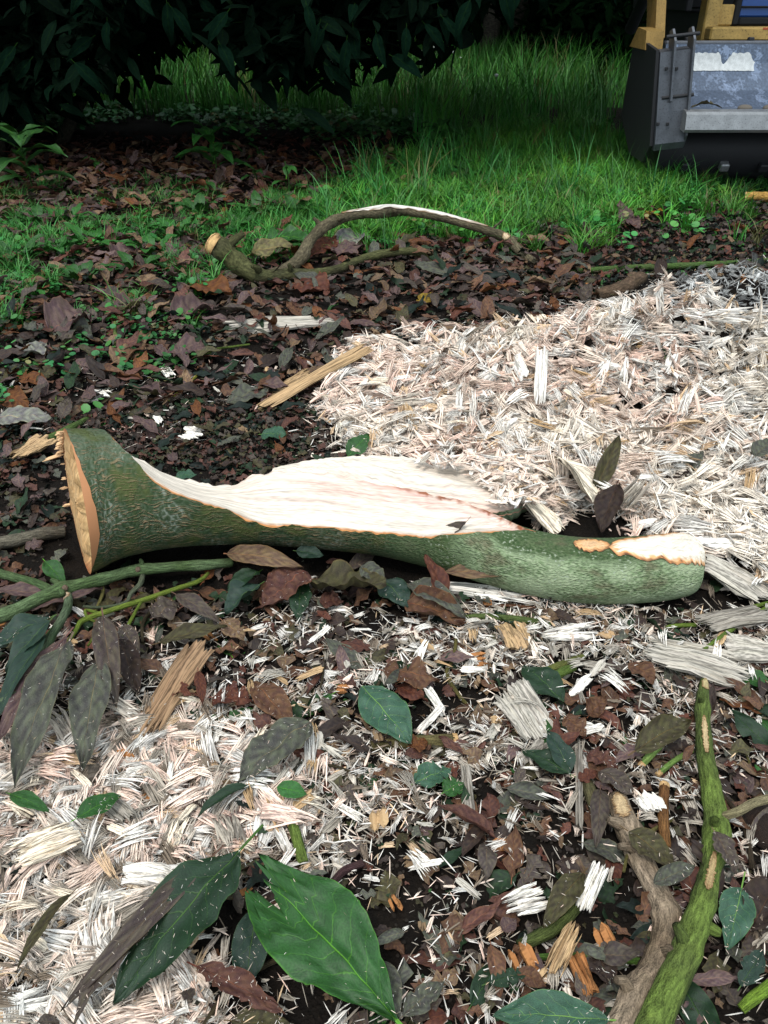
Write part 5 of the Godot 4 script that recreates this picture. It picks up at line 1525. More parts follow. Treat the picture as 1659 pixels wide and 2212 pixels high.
func hero_wood() -> void:
	var rows := [
		# from, to, width, colour, fibres, thickness, fray, bend, h0, h1, label, name
		[1092, 1478, 1182, 1606, 82, "pale grey", 16, 0.012, 0.16, 0.04, 0.03, 0.02, "broad weathered white slab with frayed top, right of the teal leaf", "wood_slab"],
		[1388, 1398, 1630, 1462, 62, "pale grey", 18, 0.016, 0.14, 0.03, 0.03, 0.025, "long weathered grey white slab above the mossy branch's tip", "wood_slab"],
		[1500, 1352, 1672, 1322, 42, "grey", 14, 0.016, 0.2, 0.02, 0.03, 0.03, "fibrous grey slab at the right edge, in front of the log's end", "wood_slab"],
		[1560, 1392, 1690, 1412, 42, "pale grey", 12, 0.014, 0.1, 0.0, 0.025, 0.03, "pale slab at the right edge below the fibrous grey slab", "wood_slab"],
		[1098, 1344, 1132, 1404, 58, "tan", 10, 0.012, 0.12, 0.0, 0.02, 0.02, "short tan block of wood in front of the log's right half", "wood_block"],
		[1150, 1378, 1302, 1358, 30, "white", 14, 0.010, 0.3, 0.0, 0.03, 0.025, "frayed white splinter beside the short tan block", "splinter"],
		[852, 1254, 1192, 1302, 24, "white", 12, 0.010, 0.3, 0.02, 0.02, 0.015, "long white splinter bundle along the foot of the log", "splinter"],
		[552, 886, 812, 740, 22, "tan", 8, 0.012, 0.10, 0.0, 0.015, 0.07, "long tan splinter leaning up towards the chip heap", "splinter"],
		[568, 862, 690, 800, 26, "tan", 8, 0.012, 0.2, 0.0, 0.012, 0.03, "shorter brown splinter under the long tan splinter", "splinter"],
		[478, 712, 742, 690, 28, "pale grey", 14, 0.014, 0.12, 0.02, 0.02, 0.02, "flat grey white bark slab behind the log, left of the heap", "wood_slab"],
		[1512, 1205, 1668, 1292, 44, "pale grey", 14, 0.018, 0.12, 0.0, 0.05, 0.02, "weathered white slab leaning right of the log's round end", "wood_slab"],
		[300, 1600, 440, 1385, 56, "bark tan", 12, 0.012, 0.10, 0.02, 0.02, 0.03, "mottled tan bark strip under the drooping leaves", "bark_strip"],
		[1256, 1968, 1302, 1862, 38, "white", 9, 0.016, 0.08, 0.0, 0.03, 0.05, "bright white chip standing out left of the brown branch", "wood_chip"],
		[1240, 2062, 1278, 2150, 38, "orange", 6, 0.016, 0.04, 0.05, 0.02, 0.02, "smooth orange brown block above the broad teal leaf", "wood_block"],
		[1182, 2118, 1250, 1988, 44, "tan", 12, 0.012, 0.2, 0.04, 0.02, 0.03, "fibrous tan piece with flared end, left of the orange block", "wood_piece"],
		[1003, 1640, 1016, 1762, 22, "grey", 6, 0.012, 0.08, 0.0, 0.02, 0.02, "straight grey chip pointing up, right of the teal scrap", "wood_chip"],
		[1250, 1598, 1252, 1795, 16, "grey", 5, 0.010, 0.08, 0.0, 0.02, 0.015, "thin grey upright stick of wood left of the rolled grey leaf", "splinter"],
		[1068, 1972, 1206, 1925, 60, "white", 16, 0.008, 0.4, 0.06, 0.02, 0.03, "curved white fan of fibres in the lower middle", "splinter"],
		[1382, 1710, 1428, 1758, 42, "white", 10, 0.014, 0.25, 0.0, 0.03, 0.03, "white frayed chunk right of the rolled grey leaf", "wood_chip"],
		[258, 1884, 398, 1898, 46, "white", 14, 0.014, 0.15, 0.04, 0.03, 0.035, "thick white fibrous chunk left of the large dark green leaf", "wood_chip"],
		[140, 1984, 376, 1930, 48, "white", 18, 0.012, 0.22, 0.05, 0.03, 0.035, "long white frayed splinter lying across the lower left chips", "splinter"],
		[10, 1860, 190, 1790, 60, "cream", 18, 0.012, 0.25, 0.04, 0.03, 0.04, "cream frayed bundle at the left edge of the lower chips", "splinter"],
		[560, 1745, 660, 1772, 36, "pink", 9, 0.012, 0.15, 0.03, 0.03, 0.03, "pinkish white chip above the short mossy peg", "wood_chip"],
		[1300, 1060, 1200, 985, 40, "cream", 10, 0.016, 0.12, 0.0, 0.03, 0.10, "thick cream splinter leaning on the far limb of the log", "splinter"],
		[1105, 1040, 1215, 1150, 34, "cream", 8, 0.016, 0.10, 0.0, 0.10, 0.02, "stout cream splinter reaching down between limb and log", "splinter"],
		[1165, 880, 1172, 740, 26, "white", 8, 0.010, 0.15, 0.0, 0.02, 0.09, "upright white splinter in the middle of the heap", "splinter"],
		[1350, 740, 1368, 632, 40, "white", 12, 0.010, 0.3, 0.0, 0.03, 0.10, "tall white tuft of fibres crowning the heap", "splinter"],
		[1120, 468, 1188, 488, 26, "white", 6, 0.012, 0.05, 0.0, 0.03, 0.03, "flat pale wood piece in the grass right of the arch", "wood_piece"],
		[1040, 1300, 1060, 1296, 20, "orange", 4, 0.01, 0.1, 0.0, 0.02, 0.02, "small orange bark chip below the tan wavy leaf", "bark_chip"],
		[215, 1720, 285, 1775, 48, "grey", 10, 0.012, 0.15, 0.02, 0.03, 0.03, "grey bark splinter beside the small glossy green leaf", "splinter"],
		[385, 930, 440, 942, 30, "white", 10, 0.006, 0.4, 0.02, 0.02, 0.02, "white frayed chip on the dark soil behind the log's left end", "wood_chip"],
		[180, 848, 238, 862, 34, "white", 12, 0.006, 0.45, 0.02, 0.02, 0.03, "loose white fan of fibres among leaves behind the log", "splinter"],
		[350, 790, 372, 815, 20, "white", 6, 0.008, 0.2, 0.0, 0.02, 0.02, "single white chip between the tan leaf and the log", "wood_chip"],
		[30, 990, 110, 940, 30, "tan", 8, 0.014, 0.15, 0.0, 0.04, 0.03, "tan rotten piece behind the log's sawn end", "wood_piece"],
	]
	for r in rows:
		var A := gp(r[0], r[1], r[10])
		var B := gp(r[2], r[3], r[11])
		var d := B - A
		var b := basis_from(d, (Vector3.UP + Vector3(R.randfn() * 0.15, 0, R.randfn() * 0.15)).normalized())
		var mid := (A + B) / 2
		var s0 := proj(mid - b.z * 0.01); var s1 := proj(mid + b.z * 0.01)
		var perp := Vector2(proj(B).x - proj(A).x, proj(B).y - proj(A).y).normalized().orthogonal()
		var k := absf(Vector2(s1.x - s0.x, s1.y - s0.y).dot(perp)) / 0.02
		var W: float = r[4] / maxf(k, 300.0)
		var L := d.length() * 1.08
		var o := part(r[13], slab(int(r[6] * 1.5), L, W, r[7] * 0.8, r[8] * 1.5 + 0.08, r[9]), wood_mat(r[5]), self, Transform3D(b, mid))
		tag(o, r[12], "wood", "larger pieces of torn wood")
	# two stones and a cinder at the lower right
	for q in [[1652, 1785, 0.024, "dark brown stone at the right edge beside the mossy branch"], [820, 0, 0.0, ""]]:
		if q[2] <= 0.0: continue
		var sp := SphereMesh.new()
		sp.radius = q[2]; sp.height = q[2] * 1.5; sp.radial_segments = 18; sp.rings = 10
		var m := mat("stone", Color(0.075, 0.042, 0.03), 0.9)
		m.albedo_texture = T.soil; m.albedo_color = srgb(Color(0.5, 0.3, 0.22)); m.heightmap_enabled = true; m.heightmap_texture = T.soil_h; m.heightmap_scale = 0.5
		tag(part("stone", sp, m, self, Transform3D(Basis(Vector3.UP, 0.5).scaled(Vector3(1.3, 1, 1.5)), gp(q[0], q[1], 0.01))), q[3], "stone")

# ---------------------------------------------------------------- chips
var heap: PackedVector2Array
var left_chips: PackedVector2Array
func bare(c: Vector2) -> bool:
	# patches where the black soil shows
	var q := proj(Vector3(c.x, 0, c.y))
	for b in [[905, 1870, 150, 90], [1345, 2010, 80, 60], [1020, 1730, 90, 60], [640, 1440, 90, 40], [560, 930, 150, 45], [430, 1180, 260, 40], [1560, 2080, 90, 130], [740, 2080, 200, 90]]:
		var e: float = pow((q.x - b[0]) / b[2], 2) + pow((q.y - b[1]) / b[3], 2)
		if R.randf() < 0.9 * exp(-e * e): return true
	return R.randf() < clampf(0.25 - 1.6 * NF.get_noise_2d(c.x * 4.5 + 5.0, c.y * 4.5), 0.0, 0.85)

func chips() -> void:
	heap = zone([[700, 830], [760, 790], [830, 748], [900, 770], [1000, 765], [1090, 722], [1180, 705], [1250, 690], [1330, 668], [1420, 690], [1500, 730], [1600, 770], [1700, 790], [2000, 830], [2250, 1000], [2250, 1260], [1670, 1290], [1560, 1240], [1500, 1190], [1400, 1150], [1280, 1140], [1190, 1150], [1120, 1120], [1090, 1075], [1040, 1040], [960, 1010], [830, 985], [760, 960], [720, 900]])
	var grey_heap := zone([[1480, 640], [1560, 600], [1700, 600], [2100, 640], [2150, 830], [1680, 790], [1600, 760], [1500, 700], [1380, 660]])
	left_chips = zone([[-200, 1650], [60, 1640], [200, 1600], [300, 1530], [420, 1500], [540, 1570], [600, 1640], [680, 1690], [760, 1740], [660, 1790], [560, 1820], [480, 1880], [420, 1990], [340, 2080], [300, 2200], [200, 2290], [-700, 2290], [-700, 1650]])
	var fore := zone([[-100, 1330], [300, 1380], [700, 1300], [1000, 1290], [1400, 1300], [2300, 1260], [2400, 1700], [2300, 2290], [-100, 2290], [-100, 1700]])
	var front := zone([[480, 1380], [900, 1320], [1500, 1320], [1700, 1300], [1700, 1500], [1300, 1560], [1000, 1720], [1100, 1900], [900, 2050], [700, 1900], [500, 1650]])
	var back := zone([[-100, 820], [400, 780], [700, 740], [900, 700], [1250, 620], [1700, 560], [1750, 700], [1200, 760], [820, 800], [700, 960], [560, 1000], [300, 960], [-100, 960]])
	var kinds := []
	for k in 9:
		kinds.append(bundle(R.randi_range(5, 9), 1.0, R.randf_range(0.10, 0.20), 0.035, R.randf_range(0.15, 0.42), R.randf_range(-0.06, 0.12)))
		kinds.append(slab(R.randi_range(4, 7), 1.0, R.randf_range(0.09, 0.22), 0.05, R.randf_range(0.2, 0.65), R.randf_range(-0.08, 0.12)))
	var fans := []
	for k in 10: fans.append(bundle(R.randi_range(11, 17), 1.0, R.randf_range(0.16, 0.32), 0.018, R.randf_range(0.3, 0.5), R.randf_range(0.0, 0.4)))
	var slim := []
	for k in 5: slim.append(bundle(1, 1.0, 0.04, 0.025, 0.0, R.randf_range(-0.05, 0.08)))
	var m := tinted("chip wood", 0.85, 0.25, T.chip)
	var pick := func(c: Vector2, fresh: float) -> Color:
		# fresh heap: cream and pink; else white and grey
		var g := R.randf_range(0.82, 1.08)
		var pinkish := clampf(0.72 + 1.1 * NF.get_noise_2d(c.x * 2.2 + 11.0, c.y * 2.2) - c.x * 0.75 + 0.15, 0, 1)
		var q := R.randf()
		var col: Color
		var grim := 0.0
		if fresh < 0.16: grim = 0.5 + 0.5 * NF.get_noise_2d(c.x * 4.0, c.y * 4.0)
		if q < fresh:
			col = Color(0.91, 0.82, 0.715).lerp(Color(0.91, 0.655, 0.55), pinkish * R.randf_range(0.3, 1.0))
			if R.randf() < 0.30 + (0.22 if c.x > 0.75 else 0.0): col = Color(0.91, 0.87, 0.82)
			if R.randf() < 0.06: col = Color(0.76, 0.55, 0.36)
		elif q < fresh + (1.0 - fresh) * 0.55:
			col = Color(0.76, 0.73, 0.69) if R.randf() < 0.65 else Color(0.56, 0.50, 0.43)
		else:
			col = Color(0.40, 0.355, 0.30)
			if R.randf() < 0.45: col = Color(0.22, 0.175, 0.135)
		if fresh < 0.16: g *= 1.15 - 0.55 * grim
		if fresh < 0.16: col = Color(col.g * 0.98, col.g, col.g * 1.0)
		return Color(minf(col.r * g, 0.94), minf(col.g * g, 0.92), minf(col.b * g, 0.90))
	var root := thing("wood_chip_heap", "loose heap of fresh cream and pink wood chips, right behind the log", "wood chips")
	root.set_meta("kind", "stuff")
	var g4n := thing("scattered_splinters", "fine pale splinters strewn over the dark soil around the log", "splinters")
	var scatter := func(parent: Node, poly: PackedVector2Array, n: int, set_: Array, lmin: float, lmax: float, tilt: float, pile: float, fresh: float, ragged := 0.08, called := "chips"):
		var xf := []; var cl := []
		for k in set_.size():
			xf.append([]); cl.append([])
		for k in n:
			var c := spot(poly, ragged)
			if parent == g4n and bare(c): continue
			var i := R.randi() % set_.size()
			var L := lerpf(lmin, lmax, pow(R.randf(), 1.8))
			var e := lie(c, 0.004 + R.randf() * pile, tilt, Vector3(L, L * R.randf_range(0.8, 1.3), L * R.randf_range(0.7, 1.4)))
			xf[i].append(e); cl[i].append(pick.call(c, fresh))
		for k in set_.size(): many(called, set_[k], m, xf[k], cl[k], parent)
	scatter.call(root, heap, 15500, kinds, 0.025, 0.11, 0.42, 0.032, 0.93)
	scatter.call(root, heap, 2600, fans, 0.04, 0.13, 0.5, 0.04, 0.94)
	scatter.call(root, heap, 3800, kinds, 0.03, 0.10, 1.1, 0.035, 0.95)
	scatter.call(root, heap, 1100, fans, 0.04, 0.13, 1.5, 0.04, 0.9)
	scatter.call(root, heap, 500, kinds, 0.06, 0.15, 0.5, 0.045, 0.95)
	var nook := zone([[1100, 1105], [1180, 1080], [1330, 1060], [1500, 1150], [1300, 1152], [1180, 1140]])
	scatter.call(root, nook, 260, kinds, 0.02, 0.07, 0.4, 0.015, 0.6, 0.03)
	scatter.call(root, nook, 900, slim, 0.01, 0.05, 0.4, 0.015, 0.5, 0.03)
	scatter.call(root, heap, 8000, slim, 0.03, 0.10, 0.8, 0.035, 0.95)
	var g2 := thing("grey_chip_heap", "dirty grey white shredded wood behind the fresh heap, at the right edge", "wood chips")
	g2.set_meta("kind", "stuff")
	scatter.call(g2, grey_heap, 1900, kinds, 0.02, 0.06, 0.5, 0.03, 0.12)
	scatter.call(g2, grey_heap, 1000, fans, 0.03, 0.08, 0.6, 0.04, 0.15)
	scatter.call(g2, grey_heap, 2500, slim, 0.02, 0.06, 0.5, 0.03, 0.1)
	var g3 := thing("front_chip_layer", "layer of cream and white wood chips spread over the lower left ground", "wood chips")
	g3.set_meta("kind", "stuff")
	scatter.call(g3, left_chips, 6000, kinds, 0.014, 0.062, 0.36, 0.016, 0.72, 0.05)
	scatter.call(g3, left_chips, 1800, fans, 0.03, 0.095, 0.45, 0.018, 0.6, 0.05)
	scatter.call(g3, left_chips, 7000, slim, 0.008, 0.035, 0.35, 0.016, 0.6, 0.06)
	var g4 := g4n
	g4.set_meta("kind", "stuff")
	scatter.call(g4, fore, 18000, slim, 0.004, 0.030, 0.3, 0.016, 0.22, 0.05)
	scatter.call(g4, fore, 2100, fans, 0.012, 0.05, 0.3, 0.018, 0.25, 0.05)
	scatter.call(g4, fore, 1800, kinds, 0.012, 0.05, 0.3, 0.018, 0.25, 0.05)
	scatter.call(g4, front, 2200, kinds, 0.010, 0.045, 0.3, 0.02, 0.30, 0.05)
	scatter.call(g4, front, 9000, slim, 0.006, 0.03, 0.3, 0.018, 0.3, 0.05)
	scatter.call(g4, back, 3200, slim, 0.008, 0.04, 0.25, 0.014, 0.3, 0.05)
	scatter.call(g4, back, 420, kinds, 0.012, 0.04, 0.3, 0.014, 0.35, 0.05)
	var rim := zone([[640, 900], [700, 800], [820, 730], [1080, 700], [1330, 640], [1480, 690], [1480, 740], [1100, 760], [800, 800], [740, 960], [640, 980]])
	scatter.call(g4, rim, 2200, slim, 0.01, 0.05, 0.35, 0.016, 0.5, 0.08)
	scatter.call(g4, rim, 500, kinds, 0.015, 0.05, 0.4, 0.02, 0.5, 0.08)
	var xf2 := []; var cl2 := []
	for k in 520:
		var q := Vector2(R.randf_range(880, 1170), R.randf_range(985, 1085))
		if not Geometry2D.is_point_in_polygon(q, PackedVector2Array([Vector2(890, 985), Vector2(1010, 1010), Vector2(1040, 1040), Vector2(1075, 1085), Vector2(1170, 1085), Vector2(1170, 985)])): continue
		var w := at_h(q.x, q.y, lerpf(0.115, 0.085, (q.x - 880) / 290.0) + R.randf() * 0.02)
		var L := R.randf_range(0.03, 0.085)
		var n := (Vector3.UP + Vector3(R.randfn(), 0, R.randfn()) * 0.3).normalized()
		var yaw := R.randf() * TAU
		xf2.append(Transform3D(basis_from(Vector3(cos(yaw), 0, sin(yaw)).slide(n), n).scaled_local(Vector3(L, L, L)), w))
		cl2.append(pick.call(Vector2(w.x, w.z), 0.95))
	for k in 6: many("chips_on_limb", kinds[k], m, xf2.slice(k * 70, k * 70 + 70), cl2.slice(k * 70, k * 70 + 70), root)
	var xf3 := []; var cl3 := []
	for s in dusty:
		var o: MeshInstance3D = s[0]
		var vs: PackedVector3Array = o.mesh.surface_get_arrays(0)[Mesh.ARRAY_VERTEX]
		for k in int(s[1]):
			var i := R.randi_range(24, vs.size() - 2)
			var p := o.transform * vs[i].lerp(vs[i + 1], R.randf())
			var L := 0.0012 + 0.0055 * pow(R.randf(), 2.5) if R.randf() < 0.99 else R.randf_range(0.008, 0.022)
			var n := (o.transform.basis.y + Vector3(R.randfn(), 0, R.randfn()) * 0.15).normalized()
			var yaw := R.randf() * TAU
			xf3.append(Transform3D(basis_from(Vector3(cos(yaw), 0, sin(yaw)).slide(n), n).scaled_local(Vector3(L, L, L)), p + n * 0.0012))
			cl3.append(pick.call(Vector2(p.x, p.z), 0.5))
	many("specks_on_leaves", slim[0], m, xf3, cl3, g4)
	# the larger single chips and bark bits
	for k in 300:
		var where: PackedVector2Array = heap if k < 120 else left_chips if k < 180 else front if k < 260 else back
		var c := spot(where, 0.03)
		var key: String = (["cream", "cream", "white", "pink", "tan"][R.randi() % 5]) if k < 180 else (["white", "pale grey", "pale grey", "grey", "tan", "white"][R.randi() % 6])
		var L := R.randf_range(0.06, 0.105) if k < 120 else R.randf_range(0.035, 0.075)
		var fan := R.randf() < 0.3
		var o := part("wood_chip", fans[R.randi() % 10] if fan else kinds[R.randi() % 18], wood_mat(key), self, lie(c, 0.012 + (0.035 if k < 120 else 0.012), 0.3, Vector3(L, L * 1.1, L * R.randf_range(0.9, 1.5))))
		single(o, ("frayed " if fan else "straight ") + key.replace("pale grey", "greyish"), "wood chip", "wood chip", "larger wood chips")
	for k in 110:
		var c := spot(fore if k < 80 else back, 0.05)
		var key: String = ["orange", "brown", "tan", "dark", "orange"][R.randi() % 5]
		var L := R.randf_range(0.014, 0.038)
		var o := part("bark_chip", bundle(3, 1.0, 0.6, 0.3, 0.08, 0.1), wood_mat(key), self, lie(c, 0.012, 0.3, Vector3(L, L, L)))
		single(o, key, "bark chip", "bark chip", "small bark chips")

# ---------------------------------------------------------------- litter
func litter() -> void:
	var shapes := []
	for k in 14:
		shapes.append(leaf_mesh({"L": 1.0, "W": R.randf_range(0.34, 0.52), "nu": 13, "nv": 8, "lump": 0.09, "arch": R.randf_range(-0.04, 0.12), "fold": R.randf_range(0.0, 0.35), "roll": R.randf_range(0.0, 1.4) if k % 2 else 0.0, "wave": R.randf_range(0.03, 0.12), "torn": 0.35 if k % 3 == 0 else 0.0, "curl": R.randf_range(-0.1, 0.25), "side": R.randf_range(-0.05, 0.05), "pet": 0.1 if k % 2 else 0.0}))
	var scraps := []
	for k in 8:
		scraps.append(leaf_mesh({"L": 1.0, "W": R.randf_range(0.5, 1.0), "nu": 7, "nv": 4, "arch": R.randf_range(-0.1, 0.15), "fold": R.randf_range(0.0, 0.3), "wave": 0.12, "torn": 0.6, "lobes": 0.2, "pet": 0.0, "fat": 1.0}))
	var brown := zone([[-700, 345], [200, 342], [520, 338], [760, 345], [880, 355], [900, 420], [760, 450], [700, 470], [500, 480], [300, 470], [-800, 500]])
	var mixed := zone([[-500, 480], [300, 480], [700, 520], [820, 620], [1180, 600], [1280, 640], [1060, 720], [830, 745], [640, 870], [400, 900], [-300, 920]])
	var mulch := zone([[1000, 540], [1250, 520], [1500, 450], [2100, 410], [2500, 620], [2200, 840], [1900, 620], [1500, 600], [1250, 640], [1000, 640]])
	var behind := zone([[-300, 880], [350, 880], [640, 860], [760, 960], [720, 1040], [440, 1080], [300, 1050], [180, 980], [-300, 1120]])
	var fore := zone([[-200, 1180], [150, 1290], [700, 1230], [1150, 1310], [1520, 1300], [2300, 1260], [2400, 1800], [2300, 2350], [820, 2350], [640, 1780], [420, 1500], [200, 1500], [-200, 1600]])
	var wide := zone([[-650, 900], [120, 960], [150, 1280], [-250, 1650], [-800, 1650]])
	var left_strip := zone([[-300, 470], [480, 480], [480, 640], [300, 680], [-300, 740]])
	var m0 := leaf_stuff_mat(0); var m1 := leaf_stuff_mat(1)
	var tint := func(set_: Array) -> Color:
		var c: Color = LEAF[set_[R.randi() % set_.size()]][1]
		var g := R.randf_range(0.65, 1.2)
		g *= 0.80
		return Color(c.r * g, c.g * g, c.b * g)
	var root := thing("leaf_litter", "small dead leaves and torn leaf scraps covering the soil", "leaf litter")
	root.set_meta("kind", "stuff")
	var browns := ["reddish brown", "purplish brown", "purplish brown", "cinnamon brown", "dark brown", "greyish brown", "rusty", "tan", "tan", "orange brown"]
	var mix := ["greyish brown", "olive", "grey green", "dark brown", "reddish brown", "dark green", "dark brown", "black green", "purplish brown", "cinnamon brown"]
	var dim := ["dark brown", "dark brown", "greyish brown", "olive", "black green", "dark green", "reddish brown"]
	var lay := func(poly: PackedVector2Array, n: int, set_: Array, lmin: float, lmax: float, tilt: float, pile: float, pal: Array, mt: Material):
		var xf := []; var cl := []
		for k in set_.size():
			xf.append([]); cl.append([])
		for k in n:
			var i := R.randi() % set_.size()
			var L := lerpf(lmin, lmax, pow(R.randf(), 1.5))
			var c := spot(poly, 0.08)
			if poly == fore and R.randf() < 0.6 and bare(c): continue
			xf[i].append(lie(c, 0.004 + R.randf() * pile, tilt, Vector3(L, L, L))); cl[i].append(tint.call(pal))
		for k in set_.size(): many("leaves", set_[k], mt, xf[k], cl[k], root)
	lay.call(brown, 3600, shapes, 0.06, 0.14, 0.3, 0.05, browns, m1)
	lay.call(zone([[-700, 300], [300, 300], [860, 300], [860, 360], [-700, 360]]), 900, shapes, 0.06, 0.13, 0.3, 0.04, ["dark brown", "dark brown", "reddish brown", "rusty"], m1)
	lay.call(left_strip, 650, shapes, 0.06, 0.13, 0.35, 0.045, browns, m1)
	var under_arch := zone([[740, 500], [1250, 500], [1290, 645], [820, 645]])
	lay.call(under_arch, 650, shapes, 0.05, 0.12, 0.35, 0.03, browns + mix, m1)
	lay.call(under_arch, 700, scraps, 0.02, 0.06, 0.35, 0.015, mix, m1)
	lay.call(mixed, 2300, shapes, 0.04, 0.12, 0.3, 0.03, browns + mix, m1)
	lay.call(mixed, 2600, scraps, 0.015, 0.06, 0.35, 0.015, mix, m1)
	lay.call(mulch, 5200, scraps, 0.015, 0.06, 0.4, 0.02, dim + ["rusty", "greyish brown"], m1)
	lay.call(mulch, 430, shapes, 0.06, 0.12, 0.3, 0.02, browns + dim, m1)
	lay.call(behind, 4200, scraps, 0.008, 0.035, 0.3, 0.010, dim + ["reddish brown"], m1)
	lay.call(behind, 110, shapes, 0.04, 0.09, 0.25, 0.015, mix, m1)
	lay.call(fore, 4600, scraps, 0.008, 0.05, 0.3, 0.008, ["greyish brown", "dark brown", "tan", "reddish brown", "cinnamon brown", "dark brown", "olive", "grey green", "greyish brown", "dark green", "rusty"], m1)
	lay.call(fore, 680, shapes, 0.03, 0.075, 0.3, 0.014, mix + ["cinnamon brown", "rusty"], m1)
	lay.call(left_chips, 160, scraps, 0.008, 0.03, 0.3, 0.02, mix + ["orange brown", "rusty"], m1)
	lay.call(wide, 2000, scraps, 0.015, 0.05, 0.3, 0.012, mix, m1)
	lay.call(wide, 230, shapes, 0.05, 0.10, 0.3, 0.015, mix, m1)
	lay.call(fore, 450, scraps, 0.006, 0.02, 0.3, 0.010, ["dark green", "green", "black green", "olive"], m0)
	lay.call(mulch, 1500, scraps, 0.01, 0.04, 0.5, 0.02, ["green", "dark green", "bright green", "black green"], m0)
	# crumbs of earth
	var ic := SphereMesh.new()
	ic.radius = 0.5; ic.height = 0.9; ic.radial_segments = 6; ic.rings = 3
	var xf := []; var cl := []
	for k in 14000:
		var s := R.randf_range(0.002, 0.008)
		xf.append(lie(spot([fore, behind, mulch, left_chips, wide][[0, 0, 1, 4, 2][k % 5]], 0.05), 0.001, 0.5, Vector3(s, s * 0.8, s * R.randf_range(0.8, 1.5))))
		var g := R.randf_range(0.5, 1.6)
		cl.append(Color(0.020 * g, 0.016 * g, 0.013 * g))
	var cr := thing("soil_crumbs", "small dark crumbs of earth on the bare soil", "soil")
	cr.set_meta("kind", "stuff")
	many("crumbs", ic, tinted("crumb", 0.95, 0.2), xf, cl, cr)
	# leaves that lie singly: 300 brown and grey ones, 70 green ones
	var flat := []
	for k in 12:
		flat.append([leaf_mesh({"L": 1.0, "W": R.randf_range(0.36, 0.5), "nu": 14, "nv": 6, "arch": R.randf_range(0.0, 0.1), "fold": R.randf_range(0.05, 0.3), "roll": [0.0, 0.5, 1.5][k % 3], "wave": R.randf_range(0.03, 0.09), "torn": 0.4 if k >= 9 else 0.0, "curl": R.randf_range(-0.05, 0.2)}), "torn" if k >= 9 else ["flat", "cupped", "rolled"][k % 3]])
	for k in 260:
		var poly: PackedVector2Array = [brown, brown, mixed, mixed, fore, brown, mixed, mulch, behind][k % 9]
		var c := spot(poly, 0.05)
		var pal: Array = browns if k % 9 in [0, 1, 5] else ["purplish brown", "cinnamon brown", "grey green", "reddish brown", "greyish brown", "olive", "orange brown"]
		var cn: String = pal[R.randi() % pal.size()]
		var f = flat[R.randi() % 12]
		var L := R.randf_range(0.10, 0.16) if k % 9 != 4 and k % 9 != 8 else R.randf_range(0.05, 0.09)
		var o := part("dead_leaf", f[0], leaf_mat(cn), self, lie(c, 0.022 if k % 9 != 4 else 0.015, 0.28, Vector3(L, L, L)))
		single(o, f[1] + " " + cn, "dead leaf", "leaf", "dead leaves lying singly")
	for k in 60:
		var c := spot(fore if k % 3 else mixed, 0.05)
		var cn: String = ["dark green", "dark green", "grey green", "green", "olive"][R.randi() % 5]
		var f = flat[R.randi() % 12]
		var L := R.randf_range(0.04, 0.085)
		var o := part("fallen_leaf", f[0], leaf_mat(cn), self, lie(c, 0.014, 0.25, Vector3(L, L, L)))
		single(o, f[1] + " " + cn, "fallen leaf", "leaf", "fresh fallen leaves lying singly")
	for k in 60:
		var c := spot(fore if k % 4 else mixed, 0.05)
		var L := R.randf_range(0.05, 0.14)
		var a := R.randf() * TAU
		var d := Vector3(cos(a), 0, sin(a)) * L
		var p := Vector3(c.x, H(c.x, c.y) + 0.012, c.y)
		var q := p + d
		q.y = H(q.x, q.z) + R.randf_range(0.006, 0.03)
		var mid := (p + q) / 2 + Vector3(R.randfn(), R.randf() * 0.5, R.randfn()) * L * 0.12
		var cc: Color = [Color(0.16, 0.22, 0.05), Color(0.10, 0.075, 0.045), Color(0.22, 0.19, 0.07), Color(0.07, 0.05, 0.035)][k % 4]
		var rr := R.randf_range(0.0015, 0.004)
		var o := part("small_twig", tube(spline([Vector3.ZERO, mid - p, q - p], 8), [rr, rr, rr, rr, rr * 0.95, rr * 0.9, rr * 0.85, rr * 0.8, rr * 0.7], 6, func(_a, _b, _c): return cc), MATS["branch bark"], self, Transform3D(Basis(), p))
		single(o, ["yellow green", "brown", "straw coloured", "dark"][k % 4], "thin twig", "twig", "thin twigs lying singly")

# ---------------------------------------------------------------- grass and weeds
func tuft(n: int, tall: float, lean: float, wide: float) -> ArrayMesh:
	var V := PackedVector3Array(); var C := PackedColorArray(); var I := PackedInt32Array()
	for k in n:
		var a := R.randf() * TAU
		var o := Vector3(R.randfn(), 0, R.randfn()) * tall * 0.10
		var dirv := Vector3(cos(a), 0, sin(a))
		var side := Vector3(-sin(a), 0, cos(a)).rotated(Vector3.UP, R.randfn() * 0.5)
		var h := tall * R.randf_range(0.55, 1.15)
		var ln := lean * R.randf_range(0.3, 1.4)
		var w := wide * R.randf_range(0.7, 1.3)
		var f := V.size()
		var sh := R.randf_range(0.6, 1.0)
		for i in 6:
			var t := i / 5.0
			var p := o + Vector3.UP * h * (t - 0.35 * ln * t * t * t) + dirv * h * ln * t * t
			var ww := w * (1.0 - t * t) * 0.5 + 0.0002
			V.append(p - side * ww); V.append(p + side * ww)
			var yel := 0.12 * t
			for q in 2: C.append(Color(sh * (0.85 + yel), sh, sh * (0.9 - yel)))
		for i in 5:
			var b := f + i * 2
			I.append_array(PackedInt32Array([b, b + 1, b + 2, b + 1, b + 3, b + 2]))
	return make(V, PackedVector2Array(), C, I)

